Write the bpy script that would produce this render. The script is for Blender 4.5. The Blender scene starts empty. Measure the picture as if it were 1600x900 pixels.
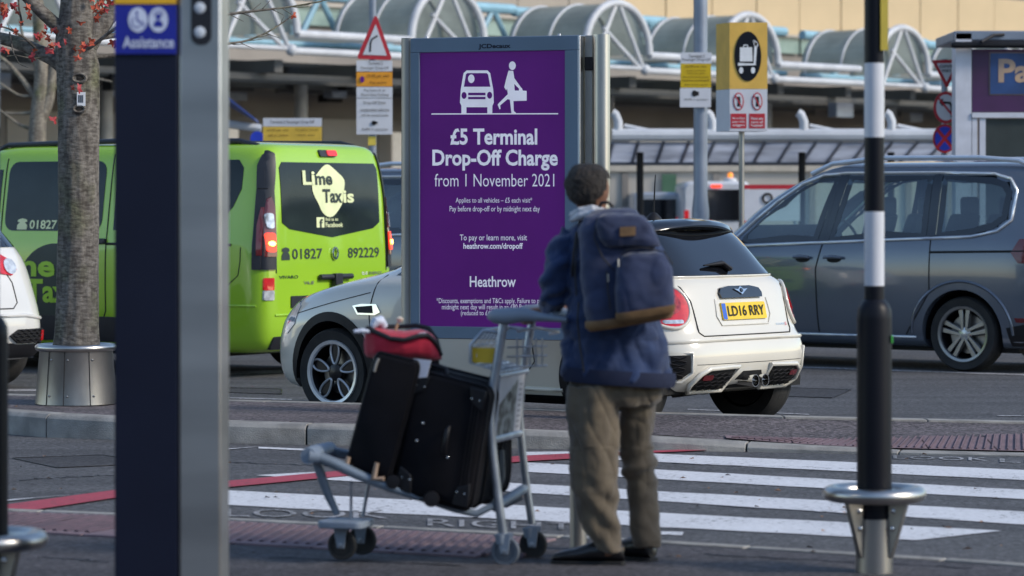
import bpy, bmesh, math, random
from mathutils import Vector as V, Matrix, noise
from mathutils.bvhtree import BVHTree
from mathutils.geometry import tessellate_polygon
R = math.radians
PI = math.pi
random.seed(7)
SC = bpy.context.scene
C = SC.collection
# ------------------------------------------------------------------ camera, sky, sun, exposure
F, HZ, CAMH = 4900.0, 317.0, 1.5
cd = bpy.data.cameras.new('camera'); cam = bpy.data.objects.new('camera', cd); C.objects.link(cam)
cam.location = (0, 0, CAMH); cam.rotation_euler = (R(90), 0, 0)
cd.sensor_width = 36; cd.lens = F/1600*36; cd.shift_y = -(450-HZ)/1600
cd.clip_start = .1; cd.clip_end = 2000
cd.dof.use_dof = True; cd.dof.focus_distance = 20.6; cd.dof.aperture_fstop = 3.3
SC.camera = cam
w = bpy.data.worlds.new('World'); SC.world = w; w.use_nodes = True
nt = w.node_tree; bg = nt.nodes['Background']
sky = nt.nodes.new('ShaderNodeTexSky'); sky.sky_type = 'NISHITA'; sky.sun_disc = False
SUN_EL, SUN_AZ = R(33), R(112)      # azimuth clockwise from +Y (north)
sky.sun_elevation = SUN_EL; sky.sun_rotation = SUN_AZ
sky.dust_density = .4; sky.air_density = 1.0; sky.ozone_density = 1.0
nt.links.new(sky.outputs[0], bg.inputs[0]); bg.inputs[1].default_value = .1
ld = bpy.data.lights.new('sun', 'SUN'); sun = bpy.data.objects.new('sun', ld); C.objects.link(sun)
ld.energy = 1.45; ld.angle = R(12); ld.color = (1, .9, .76)
sd = V((math.sin(SUN_AZ)*math.cos(SUN_EL), math.cos(SUN_AZ)*math.cos(SUN_EL), math.sin(SUN_EL)))
sun.rotation_euler = sd.to_track_quat('Z', 'Y').to_euler()
SC.view_settings.view_transform = 'Standard'; SC.view_settings.look = 'None'
SC.view_settings.exposure = 1.02; SC.view_settings.gamma = 1
SC.render.engine = 'CYCLES'; SC.cycles.use_denoising = True
SC.cycles.max_bounces = 6; SC.cycles.transparent_max_bounces = 12
SC.cycles.sample_clamp_indirect = 4

# ------------------------------------------------------------------ helpers
def P(x, y, d):            # a point of the photograph at a depth, in metres
    return V(((x-800)/F*d, d, CAMH-(y-HZ)/F*d))
def G(x, y, z=0.0):        # a point of the photograph on a level surface
    d = (CAMH-z)*F/(y-HZ)
    return V(((x-800)/F*d, d, z))
WM = {}
class MB:
    def __init__(s): s.v = []; s.f = []
    def add(s, vs, fs):
        n = len(s.v); s.v += [V(v) for v in vs]; s.f += [tuple(i+n for i in f) for f in fs]; return s
    def box(s, c, size, M=None):
        x, y, z = [a/2 for a in size]; c = V(c)
        vs = [V((i*x, j*y, k*z)) for i in (-1, 1) for j in (-1, 1) for k in (-1, 1)]
        vs = [(M @ v if M else v)+c for v in vs]
        return s.add(vs, [(0,1,3,2),(4,6,7,5),(0,4,5,1),(2,3,7,6),(0,2,6,4),(1,5,7,3)])
    def hexa(s, b, t):     # four bottom points, four top points
        return s.add(list(b)+list(t), [(3,2,1,0),(4,5,6,7),(0,1,5,4),(1,2,6,5),(2,3,7,6),(3,0,4,7)])
    def tube(s, pts, r, n=10, closed=False, cap=True, flat=1.0):
        pts = [V(p) for p in pts]; m = len(pts); rings = []
        up = V((0, 0, 1)); prev = None
        for i, p in enumerate(pts):
            a = pts[(i-1) % m] if (closed or i > 0) else p
            b = pts[(i+1) % m] if (closed or i < m-1) else p
            t = (b-a).normalized() if (b-a).length > 1e-9 else V((0,0,1))
            if prev is None:
                q = up if abs(t.dot(up)) < .95 else V((1, 0, 0))
                x = t.cross(q).normalized()
            else:
                x = (prev-t*prev.dot(t)).normalized()
            prev = x; y = t.cross(x)
            rr = r[i] if isinstance(r, (list, tuple)) else r
            rings.append([p+x*math.cos(2*PI*k/n)*rr+y*math.sin(2*PI*k/n)*rr*flat for k in range(n)])
        return s.loft(rings, closed_path=closed, cap=cap)
    def loft(s, rings, closed_path=False, cap=True):
        n = len(rings[0]); m = len(rings); o = len(s.v)
        for r in rings: s.v += [V(p) for p in r]
        for i in range(m if closed_path else m-1):
            a = o+i*n; b = o+((i+1) % m)*n
            for k in range(n): s.f.append((a+k, a+(k+1) % n, b+(k+1) % n, b+k))
        if cap and not closed_path:
            s.f.append(tuple(o+k for k in range(n))[::-1]); s.f.append(tuple(o+(m-1)*n+k for k in range(n)))
        return s
    def lathe(s, prof, c=(0,0,0), n=24, axis='z', cap=True):
        c = V(c); rings = []
        for r, h in prof:
            rg = []
            for k in range(n):
                a = 2*PI*k/n; x, y = math.cos(a)*r, math.sin(a)*r
                rg.append(c+(V((x, y, h)) if axis == 'z' else V((x, h, y)) if axis == 'y' else V((h, x, y))))
            rings.append(rg)
        return s.loft(rings, cap=cap)
    def prism(s, poly, f, d0, d1):      # poly in 2-D, f(a, b, depth) -> point
        n = len(poly); o = len(s.v)
        s.v += [V(f(a, b, d0)) for a, b in poly]+[V(f(a, b, d1)) for a, b in poly]
        s.f.append(tuple(range(o, o+n))); s.f.append(tuple(range(o+2*n-1, o+n-1, -1)))
        for k in range(n): s.f.append((o+k, o+n+k, o+n+(k+1) % n, o+(k+1) % n))
        return s
    def sheet(s, pts): return s.add(pts, [tuple(range(len(pts)))])
    def mesh(s, name, mats=None, smooth=None, inv=None, fix=True):
        me = bpy.data.meshes.new(name)
        vs = [inv @ v for v in s.v] if inv else s.v
        me.from_pydata([tuple(v) for v in vs], [], s.f)
        if fix:
            bm = bmesh.new(); bm.from_mesh(me); bmesh.ops.recalc_face_normals(bm, faces=bm.faces); bm.to_mesh(me); bm.free()
        if mats: me.materials.append(mats)
        if smooth is not None:
            me.shade_smooth(); me.set_sharp_from_angle(angle=R(smooth))
        return me
    def build(s, name, mat, parent=None, smooth=35, bev=0, local=False, fix=True, mods=None):
        inv = None
        if parent is not None and not local: inv = WM[parent].inverted()
        ob = bpy.data.objects.new(name, s.mesh(name, mat, smooth, inv, fix)); link(ob, parent)
        if bev:
            b = ob.modifiers.new('bevel', 'BEVEL'); b.width = bev; b.segments = 2; b.limit_method = 'ANGLE'; b.angle_limit = R(40)
        return ob
def link(ob, parent=None):
    C.objects.link(ob)
    if parent is not None:
        ob.parent = parent; WM[ob] = WM[parent]
    else: WM[ob] = Matrix.Identity(4)
    return ob
def thing(name, label, cat, loc=(0,0,0), rz=0, group=None):
    o = bpy.data.objects.new(name, None); C.objects.link(o)
    o.location = loc; o.rotation_euler = (0, 0, rz); o.empty_display_size = .2
    WM[o] = Matrix.Translation(V(loc)) @ Matrix.Rotation(rz, 4, 'Z')
    tag(o, label, cat, group); return o
def tag(o, label=None, cat=None, group=None, kind=None):
    if label: o['label'] = label
    if cat: o['category'] = cat
    if group: o['group'] = group
    if kind: o['kind'] = kind
    return o
def struct(o): o['kind'] = 'structure'; return o
def copy_tree(o, parent=None):
    c = o.copy(); C.objects.link(c)
    if parent is not None: c.parent = parent
    for ch in list(o.children): copy_tree(ch, c)
    return c
def rrect(x0, y0, x1, y1, r, n=4):
    pts = []
    for cx, cy, a0 in ((x1-r, y1-r, 0), (x0+r, y1-r, 90), (x0+r, y0+r, 180), (x1-r, y0+r, 270)):
        for k in range(n+1):
            a = R(a0+90*k/n); pts.append((cx+r*math.cos(a), cy+r*math.sin(a)))
    return pts
def ell(cx, cy, rx, ry, n=20, a0=0): return [(cx+rx*math.cos(R(a0)+2*PI*k/n), cy+ry*math.sin(R(a0)+2*PI*k/n)) for k in range(n)]
def stroke(pts, w):        # a flat ribbon polygon along a 2-D polyline
    L, Rr = [], []
    for i, p in enumerate(pts):
        a = pts[max(i-1, 0)]; b = pts[min(i+1, len(pts)-1)]
        dx, dy = b[0]-a[0], b[1]-a[1]; l = math.hypot(dx, dy) or 1
        nx, ny = -dy/l*w/2, dx/l*w/2
        L.append((p[0]+nx, p[1]+ny)); Rr.append((p[0]-nx, p[1]-ny))
    return L+Rr[::-1]
def text2d(s, w, h, bold=0.0, shear=0.0, res=3, align=(0, 0)):
    """letters as a flat mesh scaled into a box w by h; returns (verts2d, faces)"""
    cu = bpy.data.curves.new('t', 'FONT'); cu.body = s; cu.offset = bold; cu.resolution_u = res; cu.fill_mode = 'FRONT'; cu.shear = shear
    ob = bpy.data.objects.new('t', cu); me = bpy.data.meshes.new_from_object(ob)
    vs = [(v.co.x, v.co.y) for v in me.vertices]; fs = [tuple(p.vertices) for p in me.polygons]
    bpy.data.objects.remove(ob); bpy.data.curves.remove(cu); bpy.data.meshes.remove(me)
    x0 = min(v[0] for v in vs); x1 = max(v[0] for v in vs); y0 = min(v[1] for v in vs); y1 = max(v[1] for v in vs)
    return [((v[0]-x0)/(x1-x0)*w, (v[1]-y0)/(y1-y0)*h) for v in vs], fs
def lettering(s, f, x0, x1, y0, y1, mat, parent, bold=0, local=False, name='lettering', shear=0):
    """text into the box x0..x1, y0..y1 of a 2-D frame; f(a, b) -> point in world (or parent-local) space"""
    vs, fs = text2d(s, 1, 1, bold, shear)
    m = MB(); m.add([f(x0+a*(x1-x0), y0+b*(y1-y0)) for a, b in vs], fs)
    return m.build(name, mat, parent, smooth=None, local=local, fix=False)

# ------------------------------------------------------------------ materials
MC = {}
def mat(name, col, rough=.5, metal=0, col2=None, vs=6, vdet=4, bump=0, bs=80, coat=0, spec=.5, emit=0, ecol=None, stretch=(1,1,1), lo=.35, hi=.65, rvar=0, sheen=0, ior=1.5):
    if name in MC: return MC[name]
    m = bpy.data.materials.new(name); m.use_nodes = True; MC[name] = m
    t = m.node_tree; b = t.nodes['Principled BSDF']; L = t.links.new
    b.inputs['Base Color'].default_value = (*col, 1); b.inputs['Roughness'].default_value = rough
    b.inputs['Metallic'].default_value = metal; b.inputs['Specular IOR Level'].default_value = spec
    b.inputs['Coat Weight'].default_value = coat; b.inputs['Coat Roughness'].default_value = .04; b.inputs['IOR'].default_value = ior
    if sheen: b.inputs['Sheen Weight'].default_value = sheen; b.inputs['Sheen Roughness'].default_value = .5
    if emit: b.inputs['Emission Color'].default_value = (*(ecol or col), 1); b.inputs['Emission Strength'].default_value = emit
    tc = t.nodes.new('ShaderNodeTexCoord'); mp = t.nodes.new('ShaderNodeMapping'); L(tc.outputs['Object'], mp.inputs[0])
    mp.inputs['Scale'].default_value = stretch
    n1 = t.nodes.new('ShaderNodeTexNoise'); n1.inputs['Scale'].default_value = vs; n1.inputs['Detail'].default_value = vdet; L(mp.outputs[0], n1.inputs[0])
    c2 = col2 if col2 else tuple(c*.86 for c in col)
    cr = t.nodes.new('ShaderNodeValToRGB'); cr.color_ramp.elements[0].position = lo; cr.color_ramp.elements[1].position = hi
    cr.color_ramp.elements[0].color = (*c2, 1); cr.color_ramp.elements[1].color = (*col, 1)
    L(n1.outputs[0], cr.inputs[0]); L(cr.outputs[0], b.inputs['Base Color'])
    if rvar:
        mr = t.nodes.new('ShaderNodeMapRange'); mr.inputs[3].default_value = max(rough-rvar, .02); mr.inputs[4].default_value = rough+rvar
        L(n1.outputs[0], mr.inputs[0]); L(mr.outputs[0], b.inputs['Roughness'])
    if bump:
        n2 = t.nodes.new('ShaderNodeTexNoise'); n2.inputs['Scale'].default_value = bs; n2.inputs['Detail'].default_value = 5; L(mp.outputs[0], n2.inputs[0])
        bp = t.nodes.new('ShaderNodeBump'); bp.inputs['Strength'].default_value = bump; bp.inputs['Distance'].default_value = .01
        L(n2.outputs[0], bp.inputs['Height']); L(bp.outputs[0], b.inputs['Normal'])
    return m
def mat_asphalt(name, c0, c1, speck=.5):
    m = bpy.data.materials.new(name); m.use_nodes = True
    t = m.node_tree; b = t.nodes['Principled BSDF']; L = t.links.new
    tc = t.nodes.new('ShaderNodeTexCoord')
    big = t.nodes.new('ShaderNodeTexNoise'); big.inputs['Scale'].default_value = .9; big.inputs['Detail'].default_value = 5; L(tc.outputs['Object'], big.inputs[0])
    st = t.nodes.new('ShaderNodeTexVoronoi'); st.inputs['Scale'].default_value = 60; L(tc.outputs['Object'], st.inputs[0])
    fine = t.nodes.new('ShaderNodeTexNoise'); fine.inputs['Scale'].default_value = 30; fine.inputs['Detail'].default_value = 6; L(tc.outputs['Object'], fine.inputs[0])
    cr = t.nodes.new('ShaderNodeValToRGB'); cr.color_ramp.elements[0].color = (*c0, 1); cr.color_ramp.elements[1].color = (*c1, 1)
    mps = t.nodes.new('ShaderNodeMapping'); mps.inputs['Rotation'].default_value = (0, 0, .44); mps.inputs['Scale'].default_value = (.22, 2.6, 1); L(tc.outputs['Object'], mps.inputs[0])
    L(mps.outputs[0], big.inputs[0])
    cr.color_ramp.elements[0].position = .35; cr.color_ramp.elements[1].position = .68; L(big.outputs[0], cr.inputs[0])
    mr = t.nodes.new('ShaderNodeMapRange'); mr.inputs[1].default_value = 0; mr.inputs[2].default_value = 1; mr.inputs[3].default_value = 1-speck; mr.inputs[4].default_value = 1+speck
    hs = t.nodes.new('ShaderNodeSeparateColor'); L(st.outputs['Color'], hs.inputs[0]); L(hs.outputs[0], mr.inputs[0])
    mr2 = t.nodes.new('ShaderNodeMapRange'); mr2.inputs[1].default_value = .3; mr2.inputs[2].default_value = .7; mr2.inputs[3].default_value = .68; mr2.inputs[4].default_value = 1.34; L(fine.outputs[0], mr2.inputs[0])
    mu = t.nodes.new('ShaderNodeMath'); mu.operation = 'MULTIPLY'; L(mr.outputs[0], mu.inputs[0]); L(mr2.outputs[0], mu.inputs[1])
    mx = t.nodes.new('ShaderNodeMix'); mx.data_type = 'RGBA'; mx.blend_type = 'MULTIPLY'; mx.inputs[0].default_value = 1
    L(cr.outputs[0], mx.inputs[6]); L(mu.outputs[0], mx.inputs[7]); L(mx.outputs[2], b.inputs['Base Color'])
    b.inputs['Roughness'].default_value = .82; b.inputs['Specular IOR Level'].default_value = .35
    bp = t.nodes.new('ShaderNodeBump'); bp.inputs['Strength'].default_value = .55; bp.inputs['Distance'].default_value = .006
    L(mu.outputs[0], bp.inputs['Height']); L(bp.outputs[0], b.inputs['Normal'])
    return m
def mat_worn(name, col, under, thr=.46, sc=30):       # road paint with worn holes
    m = bpy.data.materials.new(name); m.use_nodes = True
    t = m.node_tree; b = t.nodes['Principled BSDF']; L = t.links.new
    tc = t.nodes.new('ShaderNodeTexCoord')
    n = t.nodes.new('ShaderNodeTexNoise'); n.inputs['Scale'].default_value = sc; n.inputs['Detail'].default_value = 6; n.inputs['Roughness'].default_value = .7; L(tc.outputs['Object'], n.inputs[0])
    n3 = t.nodes.new('ShaderNodeTexNoise'); n3.inputs['Scale'].default_value = 2.2; n3.inputs['Detail'].default_value = 3; L(tc.outputs['Object'], n3.inputs[0])
    ad = t.nodes.new('ShaderNodeMath'); ad.operation = 'MULTIPLY_ADD'; ad.inputs[1].default_value = .35; L(n3.outputs[0], ad.inputs[0]); L(n.outputs[0], ad.inputs[2])
    cr = t.nodes.new('ShaderNodeValToRGB'); e = cr.color_ramp.elements
    e[0].position = thr+.06; e[0].color = (*under, 1); e[1].position = thr+.12; e[1].color = (*[c*.8 for c in col], 1)
    e2 = cr.color_ramp.elements.new(.8); e2.color = (*col, 1)
    L(ad.outputs[0], cr.inputs[0]); L(cr.outputs[0], b.inputs['Base Color']); b.inputs['Roughness'].default_value = .7
    bp = t.nodes.new('ShaderNodeBump'); bp.inputs['Strength'].default_value = .4; bp.inputs['Distance'].default_value = .004
    L(n.outputs[0], bp.inputs['Height']); L(bp.outputs[0], b.inputs['Normal'])
    return m
def mat_glass(name, tint, refl=.04, rough=.02):
    m = bpy.data.materials.new(name); m.use_nodes = True; t = m.node_tree; L = t.links.new
    t.nodes.remove(t.nodes['Principled BSDF'])
    o = t.nodes['Material Output']; tr = t.nodes.new('ShaderNodeBsdfTransparent'); tr.inputs[0].default_value = (*tint, 1)
    gl = t.nodes.new('ShaderNodeBsdfGlossy'); gl.inputs['Roughness'].default_value = rough; gl.inputs[0].default_value = (.9, .95, 1, 1)
    fr = t.nodes.new('ShaderNodeFresnel'); fr.inputs[0].default_value = 1.55
    ad = t.nodes.new('ShaderNodeMath'); ad.operation = 'ADD'; ad.inputs[1].default_value = refl; ad.use_clamp = True
    tc = t.nodes.new('ShaderNodeTexCoord'); n = t.nodes.new('ShaderNodeTexNoise'); n.inputs['Scale'].default_value = 3; n.inputs['Detail'].default_value = 2
    L(tc.outputs['Object'], n.inputs[0]); bp = t.nodes.new('ShaderNodeBump'); bp.inputs['Strength'].default_value = .08; bp.inputs['Distance'].default_value = .02
    L(n.outputs[0], bp.inputs['Height']); L(bp.outputs[0], gl.inputs['Normal'])
    mx = t.nodes.new('ShaderNodeMixShader'); ge = t.nodes.new('ShaderNodeNewGeometry'); mm = t.nodes.new('ShaderNodeMix'); L(ge.outputs['Backfacing'], mm.inputs[0]); L(fr.outputs[0], mm.inputs[2]); mm.inputs[3].default_value = .05; L(mm.outputs[0], ad.inputs[0]); L(ad.outputs[0], mx.inputs[0])
    L(tr.outputs[0], mx.inputs[1]); L(gl.outputs[0], mx.inputs[2]); L(mx.outputs[0], o.inputs[0])
    return m
def mat_translucent(name, col, fac=.5, emit=0):
    m = bpy.data.materials.new(name); m.use_nodes = True; MC[name] = m; t = m.node_tree; L = t.links.new
    b = t.nodes['Principled BSDF']; b.inputs['Base Color'].default_value = (*col, 1); b.inputs['Roughness'].default_value = .35
    tr = t.nodes.new('ShaderNodeBsdfTranslucent'); tc = t.nodes.new('ShaderNodeTexCoord'); n = t.nodes.new('ShaderNodeTexNoise'); n.inputs['Scale'].default_value = 1.2; n.inputs['Detail'].default_value = 5
    L(tc.outputs['Object'], n.inputs[0]); cr = t.nodes.new('ShaderNodeValToRGB'); cr.color_ramp.elements[0].position = .35; cr.color_ramp.elements[1].position = .65
    cr.color_ramp.elements[0].color = (*[c*.7 for c in col], 1); cr.color_ramp.elements[1].color = (*col, 1); L(n.outputs[0], cr.inputs[0]); L(cr.outputs[0], tr.inputs[0]); L(cr.outputs[0], b.inputs['Base Color'])
    mx = t.nodes.new('ShaderNodeMixShader'); mx.inputs[0].default_value = fac; L(b.outputs[0], mx.inputs[1]); L(tr.outputs[0], mx.inputs[2]); L(mx.outputs[0], t.nodes['Material Output'].inputs[0])
    return m
M_ROAD = mat_asphalt('road_asphalt', (.066, .067, .072), (.100, .101, .107), .45)
M_FOOT = mat_asphalt('footway_asphalt', (.046, .044, .050), (.074, .069, .076), .5)
M_ISL = mat_asphalt('island_asphalt', (.075, .068, .074), (.135, .115, .120), .55)
M_WHITE = mat_worn('white_road_paint', (.70, .71, .74), (.13, .13, .135), .455)
M_WHITE2 = mat_worn('worn_white_road_paint', (.40, .40, .42), (.10, .10, .10), .56)
M_RED = mat_worn('red_road_paint', (.42, .055, .085), (.12, .06, .07), .46)
M_KERB = mat('kerb_concrete', (.34, .33, .31), .85, col2=(.21, .205, .195), vs=7, vdet=8, bump=.5, bs=120)
M_TACT = mat('pink_tactile_paving', (.24, .165, .18), .85, col2=(.17, .125, .14), vs=5, bump=.4, bs=150)
M_RIB = mat('dark_tactile_rib', (.13, .085, .105), .8, col2=(.09, .065, .08), vs=12, bump=.3, bs=150)
M_STEEL = mat('brushed_steel', (.56, .54, .51), .3, 1, col2=(.46, .45, .43), vs=5, stretch=(1, 1, .3), rvar=.08)
M_STEEL2 = mat('dull_steel', (.40, .385, .365), .42, 1, col2=(.29, .28, .27), vs=4, vdet=7, rvar=.1, stretch=(1, 1, .35))
M_CHROME = mat('chrome', (.8, .8, .8), .1, 1)
M_BLACK = mat('black_paint', (.006, .007, .012), .42, spec=.22, vs=3)
M_BPLAS = mat('black_plastic', (.011, .011, .014), .55, spec=.3, vs=20, bump=.08, bs=300)
M_TYRE = mat('tyre_rubber', (.016, .016, .017), .78, col2=(.028, .027, .026), vs=9, bump=.2, bs=90)
M_RUB = mat('black_gap', (.004, .004, .005), .7)
M_WP = mat('white_print', (.78, .79, .82), .45)
M_NAVY = mat('navy_panel', (.009, .012, .028), .4, spec=.25, vs=3)
# ------------------------------------------------------------------ the ground
def poly_sheet(name, pts, m, z=None, kind='structure', parent=None):
    mb = MB(); mb.sheet([V((p[0], p[1], p[2] if z is None else z)) for p in pts])
    o = mb.build(name, m, parent, smooth=None)
    if z is None or True:
        me = o.data
        if me.polygons and me.polygons[0].normal.z < 0: me.flip_normals()
    if kind and parent is None: o['kind'] = kind
    return o
road = poly_sheet('road', [(-900, -60), (900, -60), (900, 1500), (-900, 1500)], M_ROAD, 0)
# near footway, level with the road at the crossing
NL = [G(-900, 765), G(-300, 786), G(0, 800), G(180, 806), G(350, 814.5), G(620, 828), G(880, 841.5), G(1040, 850.5), G(1600, 886), G(2200, 930)]
pts = [(p.x, p.y, .008) for p in NL]
pave = poly_sheet('pavement', pts+[(60, pts[-1][1]-18, .008), (60, -30, .008), (-60, -30, .008), (-60, pts[0][1]+12, .008)], M_FOOT)
def along(poly, s):
    for i in range(len(poly)-1):
        a, b = poly[i], poly[i+1]; l = (b-a).length
        if s <= l or i == len(poly)-2: return a.lerp(b, s/l), (b-a).normalized()
        s -= l
def poly_len(p): return sum((p[i+1]-p[i]).length for i in range(len(p)-1))
def strip_object(poly, s0, s1, w0, w1, z0, z1, off=None, n=1):
    """a bar following the polyline from s0 to s1, from offset w0 to w1 on its near side"""
    mb = MB(); rings = []
    for i in range(n+1):
        p, t = along(poly, s0+(s1-s0)*i/n); q = V((t.y, -t.x, 0))
        a = p+q*w0; b = p+q*w1
        rings.append([V((a.x, a.y, z0)), V((b.x, b.y, z0)), V((b.x, b.y, z1)), V((a.x, a.y, z1))])
    return mb.loft(rings)
LN = poly_len(NL); s = 0; i = 0
while s < LN-1:
    mb = strip_object(NL, s+.006, s+.905, -.02, .055, -.05, .016+random.uniform(0, .002))
    mb.build('kerb_stone', M_KERB, pave, bev=.006); s += .915; i += 1
# ribbed tactile strip beside the kerb on the left
TN = [G(-60, 799), G(0, 802), G(180, 808), G(350, 816.5), G(620, 830.5), G(890, 845)]
LT = poly_len(TN); s = 0
while s < LT-.05:
    e = min(s+.4, LT)
    strip_object(TN, s+.004, e-.004, .075, .475, 0, .018+random.uniform(0, .0015)).build('paving_slab', M_TACT, pave, bev=.004)
    strip_object(TN, s+.004, e-.004, .483, .86 if s > 1.5 else .86, 0, .018+random.uniform(0, .0015)).build('paving_slab', M_TACT, pave, bev=.004)
    s = e
s = .03; cnt = 0
while s < LT-.05:
    p, t = along(TN, s); q = V((t.y, -t.x, 0)).normalized(); dr = (q*.7+t*.25).normalized() if q.y < 0 else -q
    k = .0 if s < 1.2 else .22
    a = p+q*.14; b = p+q*.80+t*k
    a.z = b.z = .02
    mb = MB(); mb.tube([a, b], [.013, .013], n=6, flat=.6)
    mb.build('rib', M_RIB, pave, smooth=60); s += .058
# road paint: zebra stripes, red and white lines, lettering for pedestrians
def stripe(px4, m=M_WHITE, name='zebra_stripe', z=.004, jag=.012):
    P4 = [G(x, y, z) for x, y in px4]; n = 26; A, B = [], []
    for i in range(n+1):
        A.append(P4[0].lerp(P4[1], i/n)+V((0, random.uniform(-jag, jag), 0))); B.append(P4[3].lerp(P4[2], i/n)+V((0, random.uniform(-jag, jag), 0)))
    mb = MB()
    for i in range(n): mb.add([A[i], A[i+1], B[i+1], B[i]], [(0, 1, 2, 3)])
    bm_ = mb.build(name, m, road, smooth=None, fix=False)
    if bm_.data.polygons[0].normal.z < 0: bm_.data.flip_normals()
    return bm_
stripe([(935, 704.5), (2000, 752), (2000, 770), (905, 715.5)])
stripe([(815, 722), (2000, 787), (2000, 802), (815, 736.5)])
stripe([(495, 737), (2000, 822), (2000, 845), (400, 742.5)])
stripe([(250, 760.5), (1565, 829), (1432, 843.5), (250, 783.5)])
for a in ([(0, 797), (175, 772), (345, 757), (480, 744.5), (560, 737), (820, 716), (890, 712.5), (1020, 705.5), (1170, 699.5)],):
    prev = None; mb = MB(); pp = []
    for i, (x, y) in enumerate(a):
        hw = [7.5, 6.2, 5, 4.5, 4.5, 4.6, 4, 1.6, .8][i]
        pp.append((G(x, y-hw, .008), G(x, y+hw, .008)))
    for i in range(len(pp)-1): mb.add([pp[i][0], pp[i+1][0], pp[i+1][1], pp[i][1]], [(0, 1, 2, 3)])
    o = mb.build('red_line', M_RED, road, smooth=None, fix=False)
    if o.data.polygons[0].normal.z < 0: o.data.flip_normals()
stripe([(-200, 797), (135, 771), (60, 777), (-200, 806)], M_WHITE, 'white_line', .006, .004)
stripe([(200, 712), (410, 697), (360, 701.5), (200, 719)], M_WHITE, 'white_line', .006, .004)
stripe([(404, 698), (620, 707), (620, 710.5), (404, 700.5)], M_WHITE, 'white_line', .004, .004)
stripe([(815, 706), (1045, 704), (940, 708), (815, 712)], M_WHITE, 'white_line', .004, .004)
def road_word(s, x0, x1, yt, yb, yslope):
    lettering(s, lambda a, b: G(a, yb+(yt-yb)*b+(a-x0)*yslope, .005), x0, x1, 0, 1, M_WHITE2, road, bold=.0, name='road_lettering')
road_word('LOOK', 352, 606, 794.5, 806.5, .012)
road_word('RIGHT', 668, 900, 810, 821, .03)
road_word('LOOK', 1396, 1545, 711.5, 716.5, .022)
road_word('LEFT', 1562, 1720, 716.5, 722, .022)
stripe([(1030, 830), (1068, 831), (1066, 836), (1028, 835)], M_WHITE, 'white_line', .004, .004)
# central island with kerb stones
NE = [(-14., 28.2, .15), (-4.6, 21.6, .15), (-2.84, 19.92, .15), (-1.77, 19.55, .13), (-.4, 19.25, .12), (.93, 18.98, .085), (1.9, 18.78, .02), (3.1, 18.5, .012), (14, 15.6, .012)]
FE = [(-14., 29.2, .15), (-5.2, 23.1, .15), (-3.49, 22.2, .15), (-2.2, 21.68, .15), (-1.15, 21.3, .15), (.83, 20.33, .15), (1.63, 20.0, .15), (3.6, 20.1, .1), (14, 19, .1)]
mb = MB()
K = .16
NI = [V(p)+V((.03, K, 0)) for p in NE]; FI = [V(p)-V((.03, K*.6, 0)) for p in FE]
NI = [V((p.x, p.y, p.z-.004)) for p in NI]; FI = [V((p.x, p.y, p.z-.004)) for p in FI]
for i in range(len(NI)-1):
    m0 = NI[i].lerp(FI[i], .5); m1 = NI[i+1].lerp(FI[i+1], .5)
    mb.add([NI[i], NI[i+1], m1, m0], [(0, 1, 2, 3)]); mb.add([m0, m1, FI[i+1], FI[i]], [(0, 1, 2, 3)])
isl = struct(mb.build('traffic_island', M_ISL, smooth=None))
def kerb_run(edge, sgn, L=.915):
    E = [V(p) for p in edge]; tot = poly_len(E); s = 0
    while s < tot-.2:
        e = min(s+L, tot); (a, ta), (b, tb) = along(E, s+.008), along(E, e-.004)
        def prof(p, t):
            q = V((t.y, -t.x, 0)).normalized()*sgn; z = p.z
            return [p+q*0+V((0, 0, -z-.05)), p+V((0, 0, -.028 if z > .05 else -.004)), p-q*.022+V((0, 0, -.006)), p-q*.035, p-q*.165, p-q*.165+V((0, 0, -z-.05))]
        mb = MB(); mb.loft([prof(a, ta), prof(b, tb)]); mb.build('kerb_stone', M_KERB, isl, smooth=50, bev=.004); s = e
kerb_run(NE, 1); kerb_run(FE, -1)
# ribbed crossing paving on the island: slabs, and ribs too fine to pick apart
def edge_at(E, x):
    for i in range(len(E)-1):
        if E[i].x <= x <= E[i+1].x: return E[i].lerp(E[i+1], (x-E[i].x)/(E[i+1].x-E[i].x))
    return E[-1]
def isl_pt(x, b, up=0.0):
    a, c = edge_at(NI, x), edge_at(FI, x); m = a.lerp(c, .5)
    p = a.lerp(c, b); p.z += up; return p
for k in range(11):
    x0 = 1.30+k*.40; bmax = min(.60, .12+.1*k)
    mb = MB(); mb.add([isl_pt(x0+.004, .01, .012), isl_pt(x0+.396, .01, .012), isl_pt(x0+.396, bmax, .012), isl_pt(x0+.004, bmax, .012)], [(0, 1, 2, 3)])
    mb.build('paving_slab', M_TACT, isl, smooth=None)
mb = MB()
for k in range(96):
    x0 = 1.34+k*.045; bmax = min(.58, .10+.25*(x0-1.34))
    a = isl_pt(x0, .03, .016); b = isl_pt(x0+.10, bmax, .016); mb.tube([a, b], .008, n=4, flat=.8)
tag(mb.build('rib_field', M_RIB, isl, smooth=None), kind='stuff')
# white and grey lines on the carriageway behind the island
def line(px, w, m, name='lane_line', z=.004):
    q = [G(x, y, z) for x, y in px]; mb = MB()
    for i in range(len(q)-1): mb.add([q[i], q[i+1], q[i+1]+V((0, w, 0)), q[i]+V((0, w, 0))], [(0, 1, 2, 3)])
    o = mb.build(name, m, road, smooth=None, fix=False)
    if o.data.polygons[0].normal.z < 0: o.data.flip_normals()
line([(300, 587), (450, 582)], .5, M_WHITE2)
line([(-100, 612), (90, 611)], .3, M_WHITE2)
line([(340, 622), (455, 625)], .14, M_WHITE2)
line([(1235, 574), (1700, 590)], .25, M_WHITE2)
line([(1075, 640), (1265, 648)], .10, M_WHITE2)
line([(1560, 650), (1800, 651)], .10, M_WHITE2)

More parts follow.
